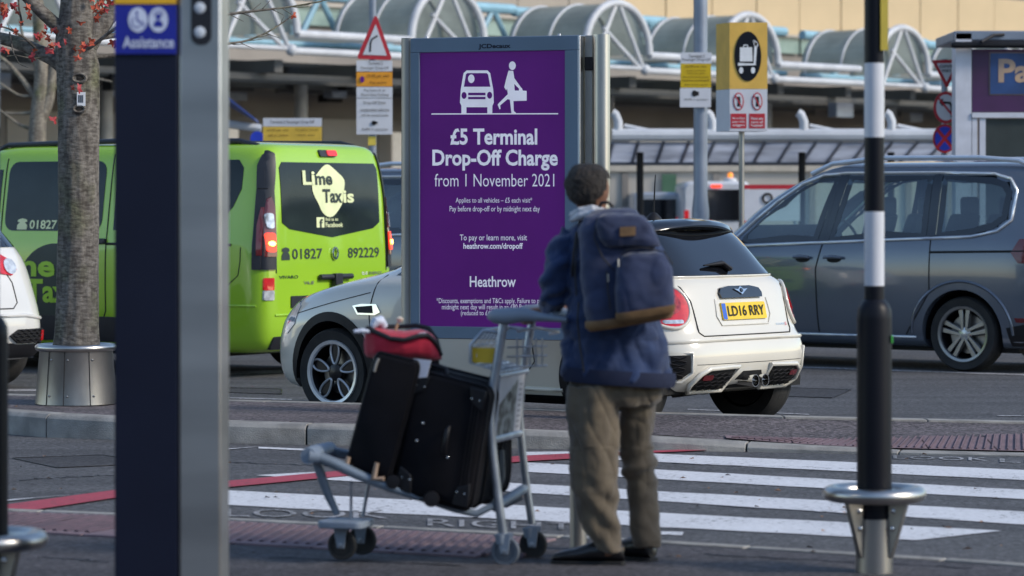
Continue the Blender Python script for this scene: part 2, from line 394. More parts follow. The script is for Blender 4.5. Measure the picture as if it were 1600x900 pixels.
# fallen leaves and grit, too small to pick apart
random.seed(3); mb = MB()
for k in range(260):
    if k < 150: x, y = random.uniform(-150, 1250), random.uniform(632, 690); p = G(x, y, .15); z0 = edge_at(NI, p.x).z+.006
    else: p = G(random.uniform(-100, 1600), random.uniform(695, 880)); z0 = .012
    if k < 150 and not (edge_at(NI, p.x).y < p.y < edge_at(FI, p.x).y): continue
    s_ = random.uniform(.006, .022); a = random.uniform(0, 6.3); c_, n_ = math.cos(a)*s_, math.sin(a)*s_
    mb.add([(p.x+c_, p.y+n_, z0), (p.x-n_*.6, p.y+c_*.6, z0+s_*.5), (p.x-c_, p.y-n_, z0), (p.x+n_*.6, p.y-c_*.6, z0+s_*.2)], [(0, 1, 2, 3)])
tag(mb.build('leaf_litter', mat('litter', (.28, .16, .10), .9, col2=(.06, .05, .045), vs=3, lo=.45, hi=.55), smooth=None, fix=False), kind='stuff')

# repairs, cracks and tyre marks in the carriageway
M_PATCH = mat_asphalt('repair_asphalt', (.040, .040, .044), (.060, .060, .065), .5); M_TAR = mat('tar_joint', (.012, .012, .013), .45, bump=.3)
def patch(px4, z=.0025):
    q = [G(x, y, z) for x, y in px4]; mb = MB(); mb.add(q, [(0, 1, 2, 3)]); o = mb.build('road_patch', M_PATCH, road, smooth=None, fix=False)
    if o.data.polygons[0].normal.z < 0: o.data.flip_normals()
    mb = MB(); e = [p+V((0, 0, .0015)) for p in q]; mb.tube(e, .006, n=5, closed=True, flat=.4); mb.build('tar_joint', M_TAR, road)
patch([(20, 716), (160, 711), (250, 724), (90, 731)]); patch([(1180, 604), (1330, 609), (1300, 622), (1130, 616)]); patch([(360, 606), (440, 608), (440, 616), (340, 613)])
random.seed(21)
for (x, y, dx, dy) in ((350, 722, 260, 10), (1050, 724, 300, 9), (1100, 866, 420, 22), (30, 750, 150, -8), (500, 700, 160, 9), (1120, 790, 380, 22), (60, 870, 110, 8), (420, 870, 300, 14)):
    pts_ = []; n_ = 26
    for i in range(n_+1): pts_.append(G(x+dx*i/n_, y+dy*i/n_+random.uniform(-.9, .9), .010 if y > 840 else .003))
    mb = MB(); mb.tube(pts_, [random.uniform(.002, .006) for _ in pts_], n=4, flat=.4); mb.build('crack', M_TAR, pave if y > 840 else road)
# ------------------------------------------------------------------ vehicles: a body of waterline rings, everything else draped on it
def smooth_eval(ob):
    dg = bpy.context.evaluated_depsgraph_get(); dg.update()
    return bpy.data.meshes.new_from_object(ob.evaluated_get(dg), depsgraph=dg)
class Car:
    def __init__(s, name, label, paint, rings, uc, wheels, rw, group=None, cap=None, n=56, wd=.24, zlift=0, arch_r=None, win=None, cat='car'):
        s.rings = rings; s.paint = paint
        rs = []
        for (uf, ur, hw, nf, nr, zf) in rings:
            rg = []
            for k in range(n):
                a = 2*PI*(k+.5)/n; ca, sa = math.cos(a), math.sin(a)
                e = nf if ca > 0 else nr; L = (uf-uc) if ca > 0 else (uc-ur)
                u = uc+L*math.copysign(abs(ca)**(2/e), ca); y = hw*math.copysign(abs(sa)**(2/e), sa)
                if callable(zf): z = zf(u)
                elif isinstance(zf, (list, tuple)):
                    z = zf[0][1]
                    for (u0, z0), (u1, z1) in zip(zf, zf[1:]):
                        if u >= u0: z = z0+(z1-z0)*min(1, (u-u0)/(u1-u0))
                else: z = zf
                rg.append(V((u, y, z)))
            rs.append(rg)
        mb = MB(); mb.loft(rs, cap=False)
        # roof and floor closed by shrinking rings
        for base, up in ((rs[-1], cap or .02), (rs[0], 0)):
            c = sum(base, V())/n; prev = base; o = []
            for k, f in enumerate((.8, .5, .2)):
                o.append([c+(p-c)*f+V((0, 0, up*(1-f*f))) for p in base])
            m2 = [base]+o; m3 = MB(); m3.loft(m2, cap=False)
            m3.f.append(tuple(range(3*n, 4*n))); off = len(mb.v); mb.v += m3.v; mb.f += [tuple(i+off for i in f) for f in m3.f]
        me = mb.mesh('body', paint)
        bm = bmesh.new(); bm.from_mesh(me); bmesh.ops.remove_doubles(bm, verts=bm.verts, dist=1e-4); bmesh.ops.recalc_face_normals(bm, faces=bm.faces); bm.to_mesh(me); bm.free()
        tmp = bpy.data.objects.new('tmp', me); C.objects.link(tmp)
        sub = tmp.modifiers.new('s', 'SUBSURF'); sub.levels = sub.render_levels = 1
        me2 = smooth_eval(tmp)
        bm = bmesh.new(); bm.from_mesh(me2); s.bvh = BVHTree.FromBMesh(bm); bm.free()
        tmp.modifiers.clear(); tmp.data = me2
        if win:       # openings for the glass, so one can see through the cabin
            bm = bmesh.new(); bm.from_mesh(me2)
            kill = [f for f in bm.faces if win(f.calc_center_median(), f.normal)]
            s.killed = bool(kill)
        cut = MB()
        ar = arch_r or rw+.055
        for u in wheels:
            for sg in (1, -1):
                rr = []
                for wv in (sg*.45, sg*1.4): rr.append([V((u+ar*math.cos(2*PI*k/40), wv, rw+ar*math.sin(2*PI*k/40))) for k in range(40)])
                cut.loft(rr)
        cme = cut.mesh('cut'); cob = bpy.data.objects.new('cut', cme); C.objects.link(cob)
        bo = tmp.modifiers.new('b', 'BOOLEAN'); bo.object = cob; bo.operation = 'DIFFERENCE'; bo.solver = 'EXACT'
        if not me2.materials: me2.materials.append(paint)
        me3 = smooth_eval(tmp)
        bpy.data.objects.remove(tmp); bpy.data.objects.remove(cob)
        if win:
            bm = bmesh.new(); bm.from_mesh(me3); bm.normal_update()
            bmesh.ops.delete(bm, geom=[f for f in bm.faces if win(f.calc_center_median(), f.normal)], context='FACES'); bm.to_mesh(me3); bm.free()
        me3.materials.clear(); me3.materials.append(paint)
        me3.shade_smooth(); me3.set_sharp_from_angle(angle=R(38))
        s.rw = rw; s.me = me3
    def place(s, name, label, cat, loc, h_ang, group=None):
        # local x forward, y left, z up; heading points left and away by h_ang
        s.o = thing(name, label, cat, loc, PI-h_ang, group)
        s.body = link(bpy.data.objects.new('body', s.me), s.o); return s.o
    def hit(s, a, b, side, off):
        if side == 'L': o, d = V((a, 3, b)), V((0, -1, 0))
        elif side == 'R': o, d = V((a, -3, b)), V((0, 1, 0))
        elif side == 'B': o, d = V((-6, a, b)), V((1, 0, 0))
        elif side == 'F': o, d = V((6, a, b)), V((-1, 0, 0))
        else: o, d = V((a, b, 4)), V((0, 0, -1))
        p, n, i, _ = s.bvh.ray_cast(o, d)
        if side in 'LR' and p is not None:      # likewise stay on the flank
            q, _, _, _ = s.bvh.ray_cast(V((o.x*.8, o.y, o.z)), d); k = 0
            while q is not None and p is not None and abs(p.y) < abs(q.y)-.10 and k < 30:
                o.x *= .994; p, n, i, _ = s.bvh.ray_cast(o, d); k += 1
        if side in 'BF':      # stay on the end face: never slip round a corner on to the flank
            q, _, _, _ = s.bvh.ray_cast(V((o.x, 0, o.z)), d); k = 0
            while q is not None and (p is None or abs(p.x-q.x) > (.16 if abs(o.y) < .5 else .26)) and k < 40:
                o.y *= .985; p, n, i, _ = s.bvh.ray_cast(o, d); k += 1
        k = 0
        while p is None and side in 'LR' and k < 60:
            o.x *= .996; o.z = o.z if k < 30 else o.z-.01; p, n, i, _ = s.bvh.ray_cast(o, d); k += 1
        if p is None:
            p, n, i, _ = s.bvh.find_nearest(o+d*3 if side in 'LR' else o+d*4.2)
        return p+n*off, d
    def drape(s, name, poly, side, m, off=.004, thick=.02, step=.06, parent=None, smooth=50, holes=None):
        bm = bmesh.new()
        vs = [bm.verts.new((a, b, 0)) for a, b in poly]; bm.faces.new(vs)
        for ax in (0, 1):
            lo = min(p[ax] for p in poly); hi = max(p[ax] for p in poly); k = math.ceil(lo/step)*step
            while k < hi:
                co = (k, 0, 0) if ax == 0 else (0, k, 0); no = (1, 0, 0) if ax == 0 else (0, 1, 0)
                bmesh.ops.bisect_plane(bm, geom=bm.verts[:]+bm.edges[:]+bm.faces[:], plane_co=co, plane_no=no, dist=1e-5); k += step
        dirs = {}
        for v in bm.verts:
            p, d = s.hit(v.co.x, v.co.y, side, off); v.co = p
        if thick:
            be = [e for e in bm.edges if e.is_boundary]
            r = bmesh.ops.extrude_edge_only(bm, edges=be)
            for v in [g for g in r['geom'] if isinstance(g, bmesh.types.BMVert)]: v.co += d*thick
        bmesh.ops.recalc_face_normals(bm, faces=bm.faces)
        me = bpy.data.meshes.new(name); bm.to_mesh(me); bm.free(); me.materials.append(m)
        # outward facing
        want = -d; tot = sum((f.normal.dot(want)*f.area for f in me.polygons))
        if tot < 0: me.flip_normals()
        me.shade_smooth(); me.set_sharp_from_angle(angle=R(smooth))
        return link(bpy.data.objects.new(name, me), parent or s.o)
    def line(s, name, pts, side, m, wdt=.008, off=.0015, parent=None):
        pp = []
        for a, b in zip(pts, pts[1:]):
            k = max(1, int(math.dist(a, b)/.05)); pp += [(a[0]+(b[0]-a[0])*i/k, a[1]+(b[1]-a[1])*i/k) for i in range(k)]
        pp.append(pts[-1])
        h = wdt/2; mb = MB(); mb.tube([s.hit(a, b, side, off)[0] for a, b in pp], h, n=6, flat=1)
        return mb.build(name, m, parent or s.o, smooth=60, local=True)
    def text(s, t, x0, x1, y0, y1, side, m, off=.007, bold=0, name='lettering', flip=False, shear=0):
        def f(a, b):
            return s.hit(a, b, side, off)[0]
        return lettering(t, f, x0, x1, y0, y1, m, s.o, bold, local=True, name=name, shear=shear)
    def wheel(s, u, sg, rim, track, tw=.215, style='five', steer=0):
        r = s.rw; c = V((u, sg*(track-tw/2+0), r))
        prof = [(r-.105, -tw/2+.015), (r-.02, -tw/2), (r-.004, -tw/2+.025), (r, -tw/2+.06), (r, tw/2-.06), (r-.004, tw/2-.025), (r-.02, tw/2), (r-.105, tw/2-.015)]
        root = MB(); root.lathe(prof, (0, 0, 0), 48, 'y', cap=False)
        for g in (-.04, 0, .04): root.lathe([(r+.0015, g-.003), (r+.0015, g+.003)], (0, 0, 0), 48, 'y', cap=False)
        M = Matrix.Translation(c) @ Matrix.Rotation(steer, 4, 'Z') @ (Matrix.Identity(4) if sg > 0 else Matrix.Rotation(PI, 4, 'Z'))
        def B(mb, name, m, par, **k):
            mb.v = [M @ v for v in mb.v]; return mb.build(name, m, par, local=True, **k)
        wh = B(root, 'wheel', M_TYRE, s.o, smooth=40)
        q = r-.10; yo = tw/2-.02
        b = MB(); b.lathe([(q+.012, yo+.012), (q+.002, yo+.016), (q-.012, yo+.004), (q-.02, -tw/2+.03), (0.001, -tw/2+.06)], (0, 0, 0), 48, 'y', cap=False)
        B(b, 'rim', MC['dark_rim'] if style in ('loops', 'twin') else MC['alloy'], wh, smooth=40)
        lip = MB(); lip.lathe([(q+.016, yo+.010), (q+.012, yo+.021), (q-.010, yo+.016), (q-.016, yo)], (0, 0, 0), 48, 'y', cap=False)
        B(lip, 'rim_lip', MC['machined_alloy'] if style == 'loops' else MC['grey_alloy'], wh, smooth=50)
        hub = MB(); hub.lathe([(.062, yo-.05), (.06, yo-.02), (.035, yo-.012), (.001, yo-.01)], (0, 0, 0), 24, 'y', cap=False)
        B(hub, 'hub', MC['dark_rim'] if style == 'loops' else MC['alloy'], wh, smooth=40)
        disc = MB(); disc.lathe([(q-.06, -.02), (q-.06, .0), (.04, .0)], (0, 0, 0), 32, 'y', cap=False); B(disc, 'brake_disc', M_STEEL2, wh)
        for k in range(5):
            a = 2*PI*k/5+R(18 if style == 'loops' else 90)
            def f(x, y, dpt): # x tangential, y radial
                return V((y*math.cos(a)-x*math.sin(a), dpt, y*math.sin(a)+x*math.cos(a)))
            sp = MB()
            if style == 'loops':      # pointed loops with a bright outline round a dark blade
                loop = []
                for i in range(28):
                    t = 2*PI*i/28; yy = (.055+q)/2+(q-.055)/2*math.cos(t)*.97; ww = .036*math.sin(t)*(1+.35*math.cos(t)); loop.append((ww, yy))
                sp.tube([f(x, y, yo-.016) for x, y in loop], .0085, n=6, closed=True)
                B(sp, 'spoke_outline', MC['machined_alloy'], wh, smooth=60)
                sp = MB(); sp.prism([(x*.95, y) for x, y in loop], f, yo-.045, yo-.02); B(sp, 'spoke', MC['dark_rim'], wh)
            elif style == 'twin':
                for sgn in (-1, 1):
                    sp.prism([(sgn*.006, .03), (sgn*.03, .03), (sgn*.062, q), (sgn*.014, q)], f, yo-.055, yo-.012)
                B(sp, 'spoke', MC['grey_alloy'], wh, bev=.004)
            else:
                sp.prism([(-.03, .03), (.03, .03), (.05, q), (-.05, q)], f, yo-.05, yo-.01); B(sp, 'spoke', MC['alloy'], wh, bev=.004)
        return wh
mat('alloy', (.62, .63, .65), .28, .75, vs=10); mat('machined_alloy', (.78, .79, .80), .3, .45, vs=10); mat('grey_alloy', (.34, .34, .34), .3, .8, vs=10); mat('dark_rim', (.03, .03, .035), .3, .6, vs=10)
M_LENS = mat('red_lamp_lens', (.50, .012, .018), .08, coat=1, col2=(.30, .006, .012), vs=16, emit=.12, ecol=(1, .02, .02))
M_LENSD = mat('dark_red_lens', (.14, .008, .012), .1, coat=1)
M_LAMPON = mat('lit_brake_lamp', (.9, .04, .02), .2, emit=1.1, ecol=(1, .05, .02), col2=(.7, .02, .01), vs=30)
M_AMBER = mat('lit_bulb', (1, .4, .05), .2, emit=9, ecol=(1, .35, .05))
M_CLEAR = mat('clear_lamp_lens', (.75, .78, .82), .08, .3, coat=1, col2=(.45, .48, .52), vs=30)
M_YPLATE = mat('yellow_plate', (.85, .58, .02), .35)
M_BLUE = mat('blue_plate_strip', (.03, .13, .6), .35)
G_DARK = mat_glass('privacy_glass', (.05, .065, .07), .05)
G_TINT = mat_glass('tinted_glass', (.70, .84, .82), .08)
M_VGL = mat('dark_van_glass', (.010, .016, .017), .10, spec=.35, vs=1.5, col2=(.022, .032, .034)); M_INT = mat('cabin_trim', (.05, .054, .06), .7)
M_BGL = mat('black_gloss', (.006, .007, .010), .06, coat=1)
def well(o, u, sg, r, w_, z):
    b = MB(); n = 21; A = [[V((u+r*math.cos(R(-8+196*k/(n-1))), sg*y, z+r*math.sin(R(-8+196*k/(n-1))))) for k in range(n)] for y in (w_, .46)]
    for k in range(n-1): b.add([A[0][k], A[0][k+1], A[1][k+1], A[1][k]], [(0, 1, 2, 3)])
    b.sheet(A[1]); b.build('wheel_well', M_RUB, o, local=True)
# ---- the white three-door hatchback
WHITE = mat('cream_white_paint', (.70, .665, .58), .2, coat=1, vs=2, col2=(.67, .64, .56))
def mini_body():
    rg = [
     (1.80, -1.50, .72, 6, 7, [(-1.8, .27), (-1.0, .17)]), (1.97, -1.68, .79, 5.5, 6.5, [(-1.8, .295), (-1.0, .20)]), (2.04, -1.765, .83, 5, 6.2, [(-1.8, .36), (-1.0, .30)]),
     (2.07, -1.80, .85, 4.6, 6, .45), (2.06, -1.795, .855, 4.4, 6, .56),
     (2.03, -1.765, .86, 4.4, 5.6, [(-2, .625), (1.2, .66), (2, .62)]), (2.02, -1.725, .86, 4.4, 5.6, [(-2, .66), (1.2, .69), (2, .65)]),
     (1.97, -1.70, .858, 4.2, 5.4, [(-2, .83), (1.2, .78), (2, .72)]),
     (1.87, -1.655, .845, 4.2, 5.2, [(-2, .945), (-1.2, .945), (.9, .91), (1.3, .87), (2, .79)]),
     (1.70, -1.625, .815, 4.2, 5.2, [(-2, .985), (-1, .985), (.9, .96), (1.3, .915), (1.7, .85)]),
     (1.36, -1.60, .765, 4.2, 5.2, [(-2, 1.005), (-1, 1.005), (.8, .99), (1.36, .95)]),
     (.92, -1.57, .725, 4.5, 5.4, 1.03), (.78, -1.50, .69, 4.5, 5.4, 1.12), (.60, -1.38, .635, 5, 5.6, 1.25),
     (.46, -1.29, .59, 5, 6, 1.325), (.38, -1.23, .555, 5, 6, 1.352), (.28, -1.16, .50, 5, 6, 1.368)]
    def win(c, nn):
        if c.z < 1.02 or c.z > 1.335: return False
        return False
    return Car('x', '', WHITE, rg, 0, (1.2475, -1.2475), .312, cap=.022, arch_r=.365, n=88)
mini = mini_body()
mo = mini.place('hatchback_car', 'cream white three door hatchback with black roof spoiler stopped behind the poster board', 'car', (.219, 21.78, 0), R(40))
m = mini
for u in (1.2475, -1.2475):
    for sg in (1, -1): m.wheel(u, sg, .21, .825 if u > 0 else .80, .200, 'loops', steer=R(3) if u > 0 else 0)
    for sd_, sn in (('L', 1), ('R', -1)):
        arc = [(u+.425*math.cos(R(a)), .312+.425*math.sin(R(a))) for a in range(-15, 196, 6)]+[(u+.362*math.cos(R(a)), .312+.362*math.sin(R(a))) for a in range(195, -16, -6)]
        m.drape('arch_trim', arc, sd_, M_BPLAS, .012, .04, .08)
    for sg in (1, -1):
        well(mo, u, sg, .36, .80, .312)
for sd_ in 'LR': m.drape('sill', [(.86, .165), (-.86, .165), (-.86, .235), (.86, .235)], sd_, M_BPLAS, .012, .03)
for sd_ in 'LR':
    m.drape('side_window', [(.70, 1.0), (-.36, 1.0), (-.36, 1.31), (.42, 1.31)], sd_, G_DARK if 0 else M_BGL, .004, .01)
    m.drape('side_window', [(-.40, 1.0), (-1.22, 1.02), (-1.10, 1.29), (-.40, 1.31)], sd_, M_BGL, .004, .01)
    m.line('door_seam', [(.80, 1.0), (.86, .75), (.82, .24), (-.42, .24), (-.62, .45), (-.55, .98)], sd_, M_RUB)
    m.line('wing_seam', [(1.72, .70), (1.25, .80), (.86, .88)], sd_, M_RUB, .006)
    h = MB(); h.tube([m.hit(-.38, .82, sd_, .03)[0], m.hit(-.20, .83, sd_, .035)[0]], .012, n=8); h.build('door_handle', M_CHROME, mo, local=True)
    m.drape('side_scuttle', [(1.02, .785), (.93, .80), (.79, .80), (.75, .745), (.80, .725), (.97, .725)], sd_, M_CHROME, .008, .02)
    m.drape('side_scuttle_inset', [(.99, .778), (.83, .79), (.82, .738), (.96, .738)], sd_, M_BPLAS, .012, .02)
    sg = 1 if sd_ == 'L' else -1
    hl = [(1.86+.0, .60), (1.86, .78), (1.74, .81), (1.62, .77), (1.66, .64), (1.76, .57)]
    m.drape('headlight', hl, sd_, M_CLEAR, .006, .02)
    mir = MB(); mir.lathe([(.001, -.06), (.07, -.05), (.09, 0), (.085, .05), (.001, .06)], (.36, sg*.93, 1.02), 16, 'x'); mir.build('door_mirror', WHITE, mo, local=True)
    m.line('sill_bead', [(.8, .27), (-.84, .27)], sd_, WHITE, .03, .004)  # raised bead in the body colour above the black sill
m.drape('windscreen', [(-.60, 1.03), (.60, 1.03), (.52, 1.33), (-.52, 1.33)], 'F', M_BGL, .004, .01)
# rear end of the hatchback
RG = mini
glassr = [(-.56, 1.02), (.56, 1.02), (.54, 1.11), (.49, 1.22), (.43, 1.31), (-.43, 1.31), (-.49, 1.22), (-.54, 1.11)]
gl = m.drape('rear_window', glassr, 'B', M_BGL, .008, .02)
m.line('window_trim', [(-.60, 1.012), (.60, 1.012)], 'B', WHITE, .014, .006)
for sg in (1, -1):
    o = m.drape('tail_light', ell(sg*.665, .828, .108, .128, 28), 'B', M_LENS, .014, .04)
    rim = []
    for a, b in ell(sg*.665, .828, .118, .138, 36): rim.append(m.hit(a, b, 'B', .010)[0])
    q = MB(); q.tube(rim, .012, n=8, closed=True); q.build('lamp_surround', WHITE, o, local=True, smooth=60)
    m.drape('reversing_lamp', rrect(sg*.66-.05, .718, sg*.66+.05, .742, .010), 'B', M_CLEAR, .019, .01, parent=o)
    m.drape('lamp_inner', ell(sg*.665, .85, .062, .072, 20), 'B', mat('dark_red_inner', (.26, .01, .015), .15, coat=1, col2=(.6, .06, .05), vs=30), .019, .004, parent=o)
m.line('tailgate_seam', [(-.60, 1.0), (-.56, .95), (-.52, .86), (-.51, .72), (-.51, .66), (-.48, .635), (.48, .635), (.51, .66), (.51, .72), (.52, .86), (.56, .95), (.60, 1.0)], 'B', M_RUB, .009)
m.drape('boot_handle', [(-.225, .872), (.225, .872), (.235, .90), (.215, .93), (.12, .945), (-.12, .945), (-.215, .93), (-.235, .90)], 'B', M_BGL, .02, .05)
e = MB()
bg_ = m.drape('emblem', [(-.075, .925), (-.03, .922), (0, .938), (.03, .922), (.075, .925), (.03, .905), (0, .888), (-.03, .905)], 'B', M_CHROME, .028, .01)
m.drape('emblem_disc', ell(0, .914, .013, .013, 14), 'B', M_BGL, .033, .004, parent=bg_)
pl = m.drape('number_plate', rrect(-.245, .732, .245, .842, .01), 'B', M_YPLATE, .012, .01, step=.6)
m.drape('plate_strip', rrect(.20, .735, .242, .839, .004), 'B', M_BLUE, .014, .003, step=.6, parent=pl)
# seen from behind, +y lies to the left, so text runs towards -y
def rear_text(car, t, y_left, y_right, z0, z1, mt, off, bold=.01, parent=None, shear=0, name='lettering'):
    return lettering(t, lambda a, b: car.hit(-a, b, 'B', off)[0], -y_left, -y_right, z0, z1, mt, parent or car.o, bold, local=True, name=name, shear=shear)
rear_text(m, 'LD16 RRY', .185, -.222, .755, .822, M_RUB, .016, .012, pl)
rear_text(m, 'COOPER', -.34, -.445, .685, .698, M_CHROME, .006, .012)
rear_text(m, 'S', -.452, -.475, .680, .702, M_LENS, .006, .012)
m.line('plate_recess_edge', [(-.285, .87), (-.30, .76), (-.26, .70), (.26, .70), (.30, .76), (.285, .87)], 'B', WHITE, .012, .002)
def mesh_grille(car, name, poly, side, off, parent=None, cell=.035):
    base = car.drape(name, poly, side, M_RUB, off, .03, parent=parent)
    x0, x1 = min(p[0] for p in poly), max(p[0] for p in poly); z0, z1 = min(p[1] for p in poly), max(p[1] for p in poly)
    def inside(a, b):
        c = False; n = len(poly)
        for i in range(n):
            (xa, ya), (xb, yb) = poly[i], poly[(i+1) % n]
            if (ya > b) != (yb > b) and a < (xb-xa)*(b-ya)/(yb-ya)+xa: c = not c
        return c
    q = MB(); z = z0; r = 0
    while z < z1:
        a = x0+(r % 2)*cell; prev = None
        while a < x1+cell:
            for da, dz in ((cell, cell*.32), (-cell, cell*.32)):
                A, Bp = (a, z), (a+da, z+dz)
                if inside(*A) and inside(*Bp): q.tube([car.hit(*A, side, off+.006)[0], car.hit(*Bp, side, off+.006)[0]], .0045, n=4)
            a += 2*cell
        z += cell*.64; r += 1
    if q.v: tag(q.build('grille_mesh', M_BPLAS, base, local=True), kind='stuff')
    return base
for sg in (1, -1):
    mesh_grille(m, 'corner_vent', [(sg*.77, .515), (sg*.63, .52), (sg*.62, .41), (sg*.66, .365), (sg*.73, .365), (sg*.76, .41)][::sg], 'B', .006)
    g_ = mesh_grille(m, 'bumper_grille', [(sg*.53, .300), (sg*.565, .335), (sg*.53, .39), (sg*.47, .415), (sg*.205, .425), (sg*.235, .300)][::sg], 'B', .012)
    m.drape('fog_lamp', rrect(min(sg*.52, sg*.43), .36, max(sg*.52, sg*.43), .395, .012), 'B', M_LENSD, .022, .02, parent=g_)
    rim = [m.hit(a, b, 'B', .016)[0] for a, b in [(sg*.545, .285), (sg*.585, .335), (sg*.545, .402), (sg*.48, .43), (sg*.185, .437), (sg*.215, .288)]]
    q = MB(); q.tube(rim, .017, n=8, closed=True); q.build('grille_surround', WHITE, mo, local=True, smooth=60)
    rim = [m.hit(a, b, 'B', .010)[0] for a, b in [(sg*.785, .53), (sg*.615, .533), (sg*.605, .405), (sg*.65, .35), (sg*.74, .35), (sg*.775, .405)]]
    q = MB(); q.tube(rim, .011, n=8, closed=True); q.build('vent_surround', WHITE, mo, local=True, smooth=60)
    ex = MB(); ex.lathe([(.030, -1.70), (.040, -1.83), (.042, -1.845), (.036, -1.845), (.032, -1.75), (.001, -1.75)], (0, sg*.055, .335), 20, 'x', cap=False)
    ex.build('exhaust_tip', M_CHROME, mo, local=True, smooth=50)
m.drape('exhaust_recess', [(-.15, .285), (.15, .285), (.14, .36), (.10, .40), (-.10, .40), (-.14, .36)], 'B', M_RUB, .003, .02)
m.line('bumper_crease', [(-.80, .60), (-.4, .61), (.4, .61), (.80, .60)], 'B', WHITE, .03, .004)
m.line('bumper_crease', [(-.58, .455), (.58, .455)], 'B', M_RUB, .004, .001)
ub = MB(); ub.box((.0, 0, .24), (1.7, 1.2, .10)); ub.build('underbody', M_RUB, mo, local=True)
# roof spoiler, wiper, aerial
sp = MB(); rr = []
for k in range(25):
    y = -.50+1.0*k/24; q = (y/.50)**2; u0 = -1.10+.02*q; u1 = -1.37+.12*q; z0 = 1.378-.03*q; z1 = 1.368-.055*q; dip = .018 if abs(abs(y)-.2) < .09 else 0
    rr.append([V((u0, y, z0-.03)), V((u0, y, z0+.012)), V((u1*.6+u0*.4, y, z0+.018)), V((u1, y, z1+.012-dip*.3)), V((u1-.012, y, z1-.015)), V((u1+.03, y, z1-.045)), V((u0*.5+u1*.5, y, z1-.055))])
sp.loft(rr); sp.build('roof_spoiler', M_BGL, mo, local=True, smooth=50)
ra = MB()
for k in range(2): pass
m.drape('brake_light', rrect(-.10, 1.325, .10, 1.343, .005), 'B', M_LENSD, .02, .02)
wp = MB(); wp.tube([m.hit(-.02, 1.04, 'B', .03)[0], m.hit(.04, 1.08, 'B', .035)[0], m.hit(.24, 1.07, 'B', .03)[0]], [.03, .028, .008], n=8, flat=.6); wp.build('rear_wiper', M_BPLAS, mo, local=True)
an = MB(); an.lathe([(.06, 0), (.05, .02), (.02, .05), (.001, .055)], (-1.0, .05, 1.383), 16); ab = an.build('aerial_base', M_BPLAS, mo, local=True)
an = MB(); an.tube([(-1.0, .05, 1.42), (-1.01, .05, 1.62), (-1.015, .05, 1.69)], [.006, .0045, .003], n=6); an.build('aerial', M_BPLAS, ab, local=True)
# ---- lime taxi van
LIME = mat('lime_paint', (.33, .58, .03), .22, coat=1, vs=1.5, col2=(.30, .54, .026))
M_CREAM = mat('pale_sticker', (.80, .86, .50), .5); M_DGREY = mat('dark_sticker', (.025, .04, .035), .5)
M_VPL = mat('van_black_trim', (.020, .022, .030), .45, vs=20, bump=.05, bs=300)
rg = [(2.28, -2.40, .86, 7, 12, .20), (2.40, -2.52, .94, 7, 14, .24), (2.44, -2.56, .965, 6, 15, .42), (2.42, -2.565, .975, 6, 16, .70),
      (2.34, -2.56, .975, 6, 16, [(-3, 1.0), (1.8, .98), (2.4, .90)]), (2.1, -2.555, .965, 6, 16, [(-3, 1.16), (1.2, 1.14), (2.1, 1.04)]),
      (1.65, -2.55, .95, 7, 16, 1.22), (1.35, -2.545, .925, 8, 16, 1.42), (1.05, -2.53, .885, 8, 16, 1.70), (.95, -2.51, .855, 8, 15, 1.88), (.82, -2.48, .82, 8, 14, 1.97), (.7, -2.42, .74, 6, 12, 2.02)]
van = Car('v', '', LIME, rg, -.2, (1.55, -1.55), .33, cap=.03, arch_r=.39, n=120)
vo = van.place('taxi_van', 'lime green taxi van with black corner trims and its brake lights lit', 'van', (-3.69, 28.85, 0), R(34))
m = van
for u in (1.55, -1.55):
    for sg in (1, -1):
        m.wheel(u, sg, .2, .90, .215, 'five')
        well(vo, u, sg, .385, .88, .33)
for sd_ in 'LR':
    m.drape('side_window', [(1.02, 1.24), (.52, 1.24), (.52, 1.80), (.86, 1.80)], sd_, M_VGL, .004, .01)
    m.drape('side_window', rrect(-.72, 1.25, .44, 1.87, .10), sd_, M_VGL, .004, .01)
    m.drape('side_window', [(-.86, 1.87), (-.86, 1.26), (-1.85, 1.26), (-2.05, 1.33), (-2.19, 1.47), (-2.26, 1.62), (-2.26, 1.80), (-2.20, 1.87)], sd_, M_VGL, .004, .01)
    m.drape('sill_cladding', [(1.12, .28), (-1.12, .28), (-1.12, .50), (1.12, .50)], sd_, M_VPL, .014, .03)
    m.line('door_seam', [(-.79, 1.93), (-.79, .55), (-.77, .5)], sd_, M_RUB, .012)
    m.line('door_seam', [(.48, 1.9), (.48, .5)], sd_, M_RUB, .012)
    m.line('panel_crease', [(-1.8, .66), (-2.1, .74), (-2.28, .88), (-2.30, 1.0), (-2.30, 1.12)], sd_, M_RUB, .008)
    m.line('door_rail', [(-.79, 1.14), (-2.20, 1.14)], sd_, M_RUB, .025)
    m.line('bumper_seam', [(-1.95, .62), (-2.45, .62)], sd_, LIME, .02)
    h = MB(); h.box(m.hit(-.70, 1.16, sd_, .015)[0], (.17, .04, .05)); h.build('door_handle', M_VPL, vo, local=True, bev=.01)
    rl = MB(); rl.tube([V((.75, (.70 if sd_ == 'L' else -.70), 1.97)), V((.6, (.72 if sd_ == 'L' else -.72), 2.025)), V((-.8, (.72 if sd_ == 'L' else -.72), 2.05)), V((-2.1, (.72 if sd_ == 'L' else -.72), 2.035)), V((-2.3, (.71 if sd_ == 'L' else -.71), 1.99))], .024, n=8)
    rl.build('roof_rail', M_VPL, vo, local=True)
sgs = m.drape('roundel', ell(-.20, .80, .42, .34, 30), 'L', M_DGREY, .005, 0)
def vside(t, u0, u1, z0, z1, mt, bold=.02, off=.009): return lettering(t, lambda a, b: van.hit(-a, b, 'L', off)[0], -u0, -u1, z0, z1, mt, vo, bold, local=True)
vside('Lime', .62, -.20, .84, 1.04, mat('lime_sticker', (.36, .64, .04), .5), .03)
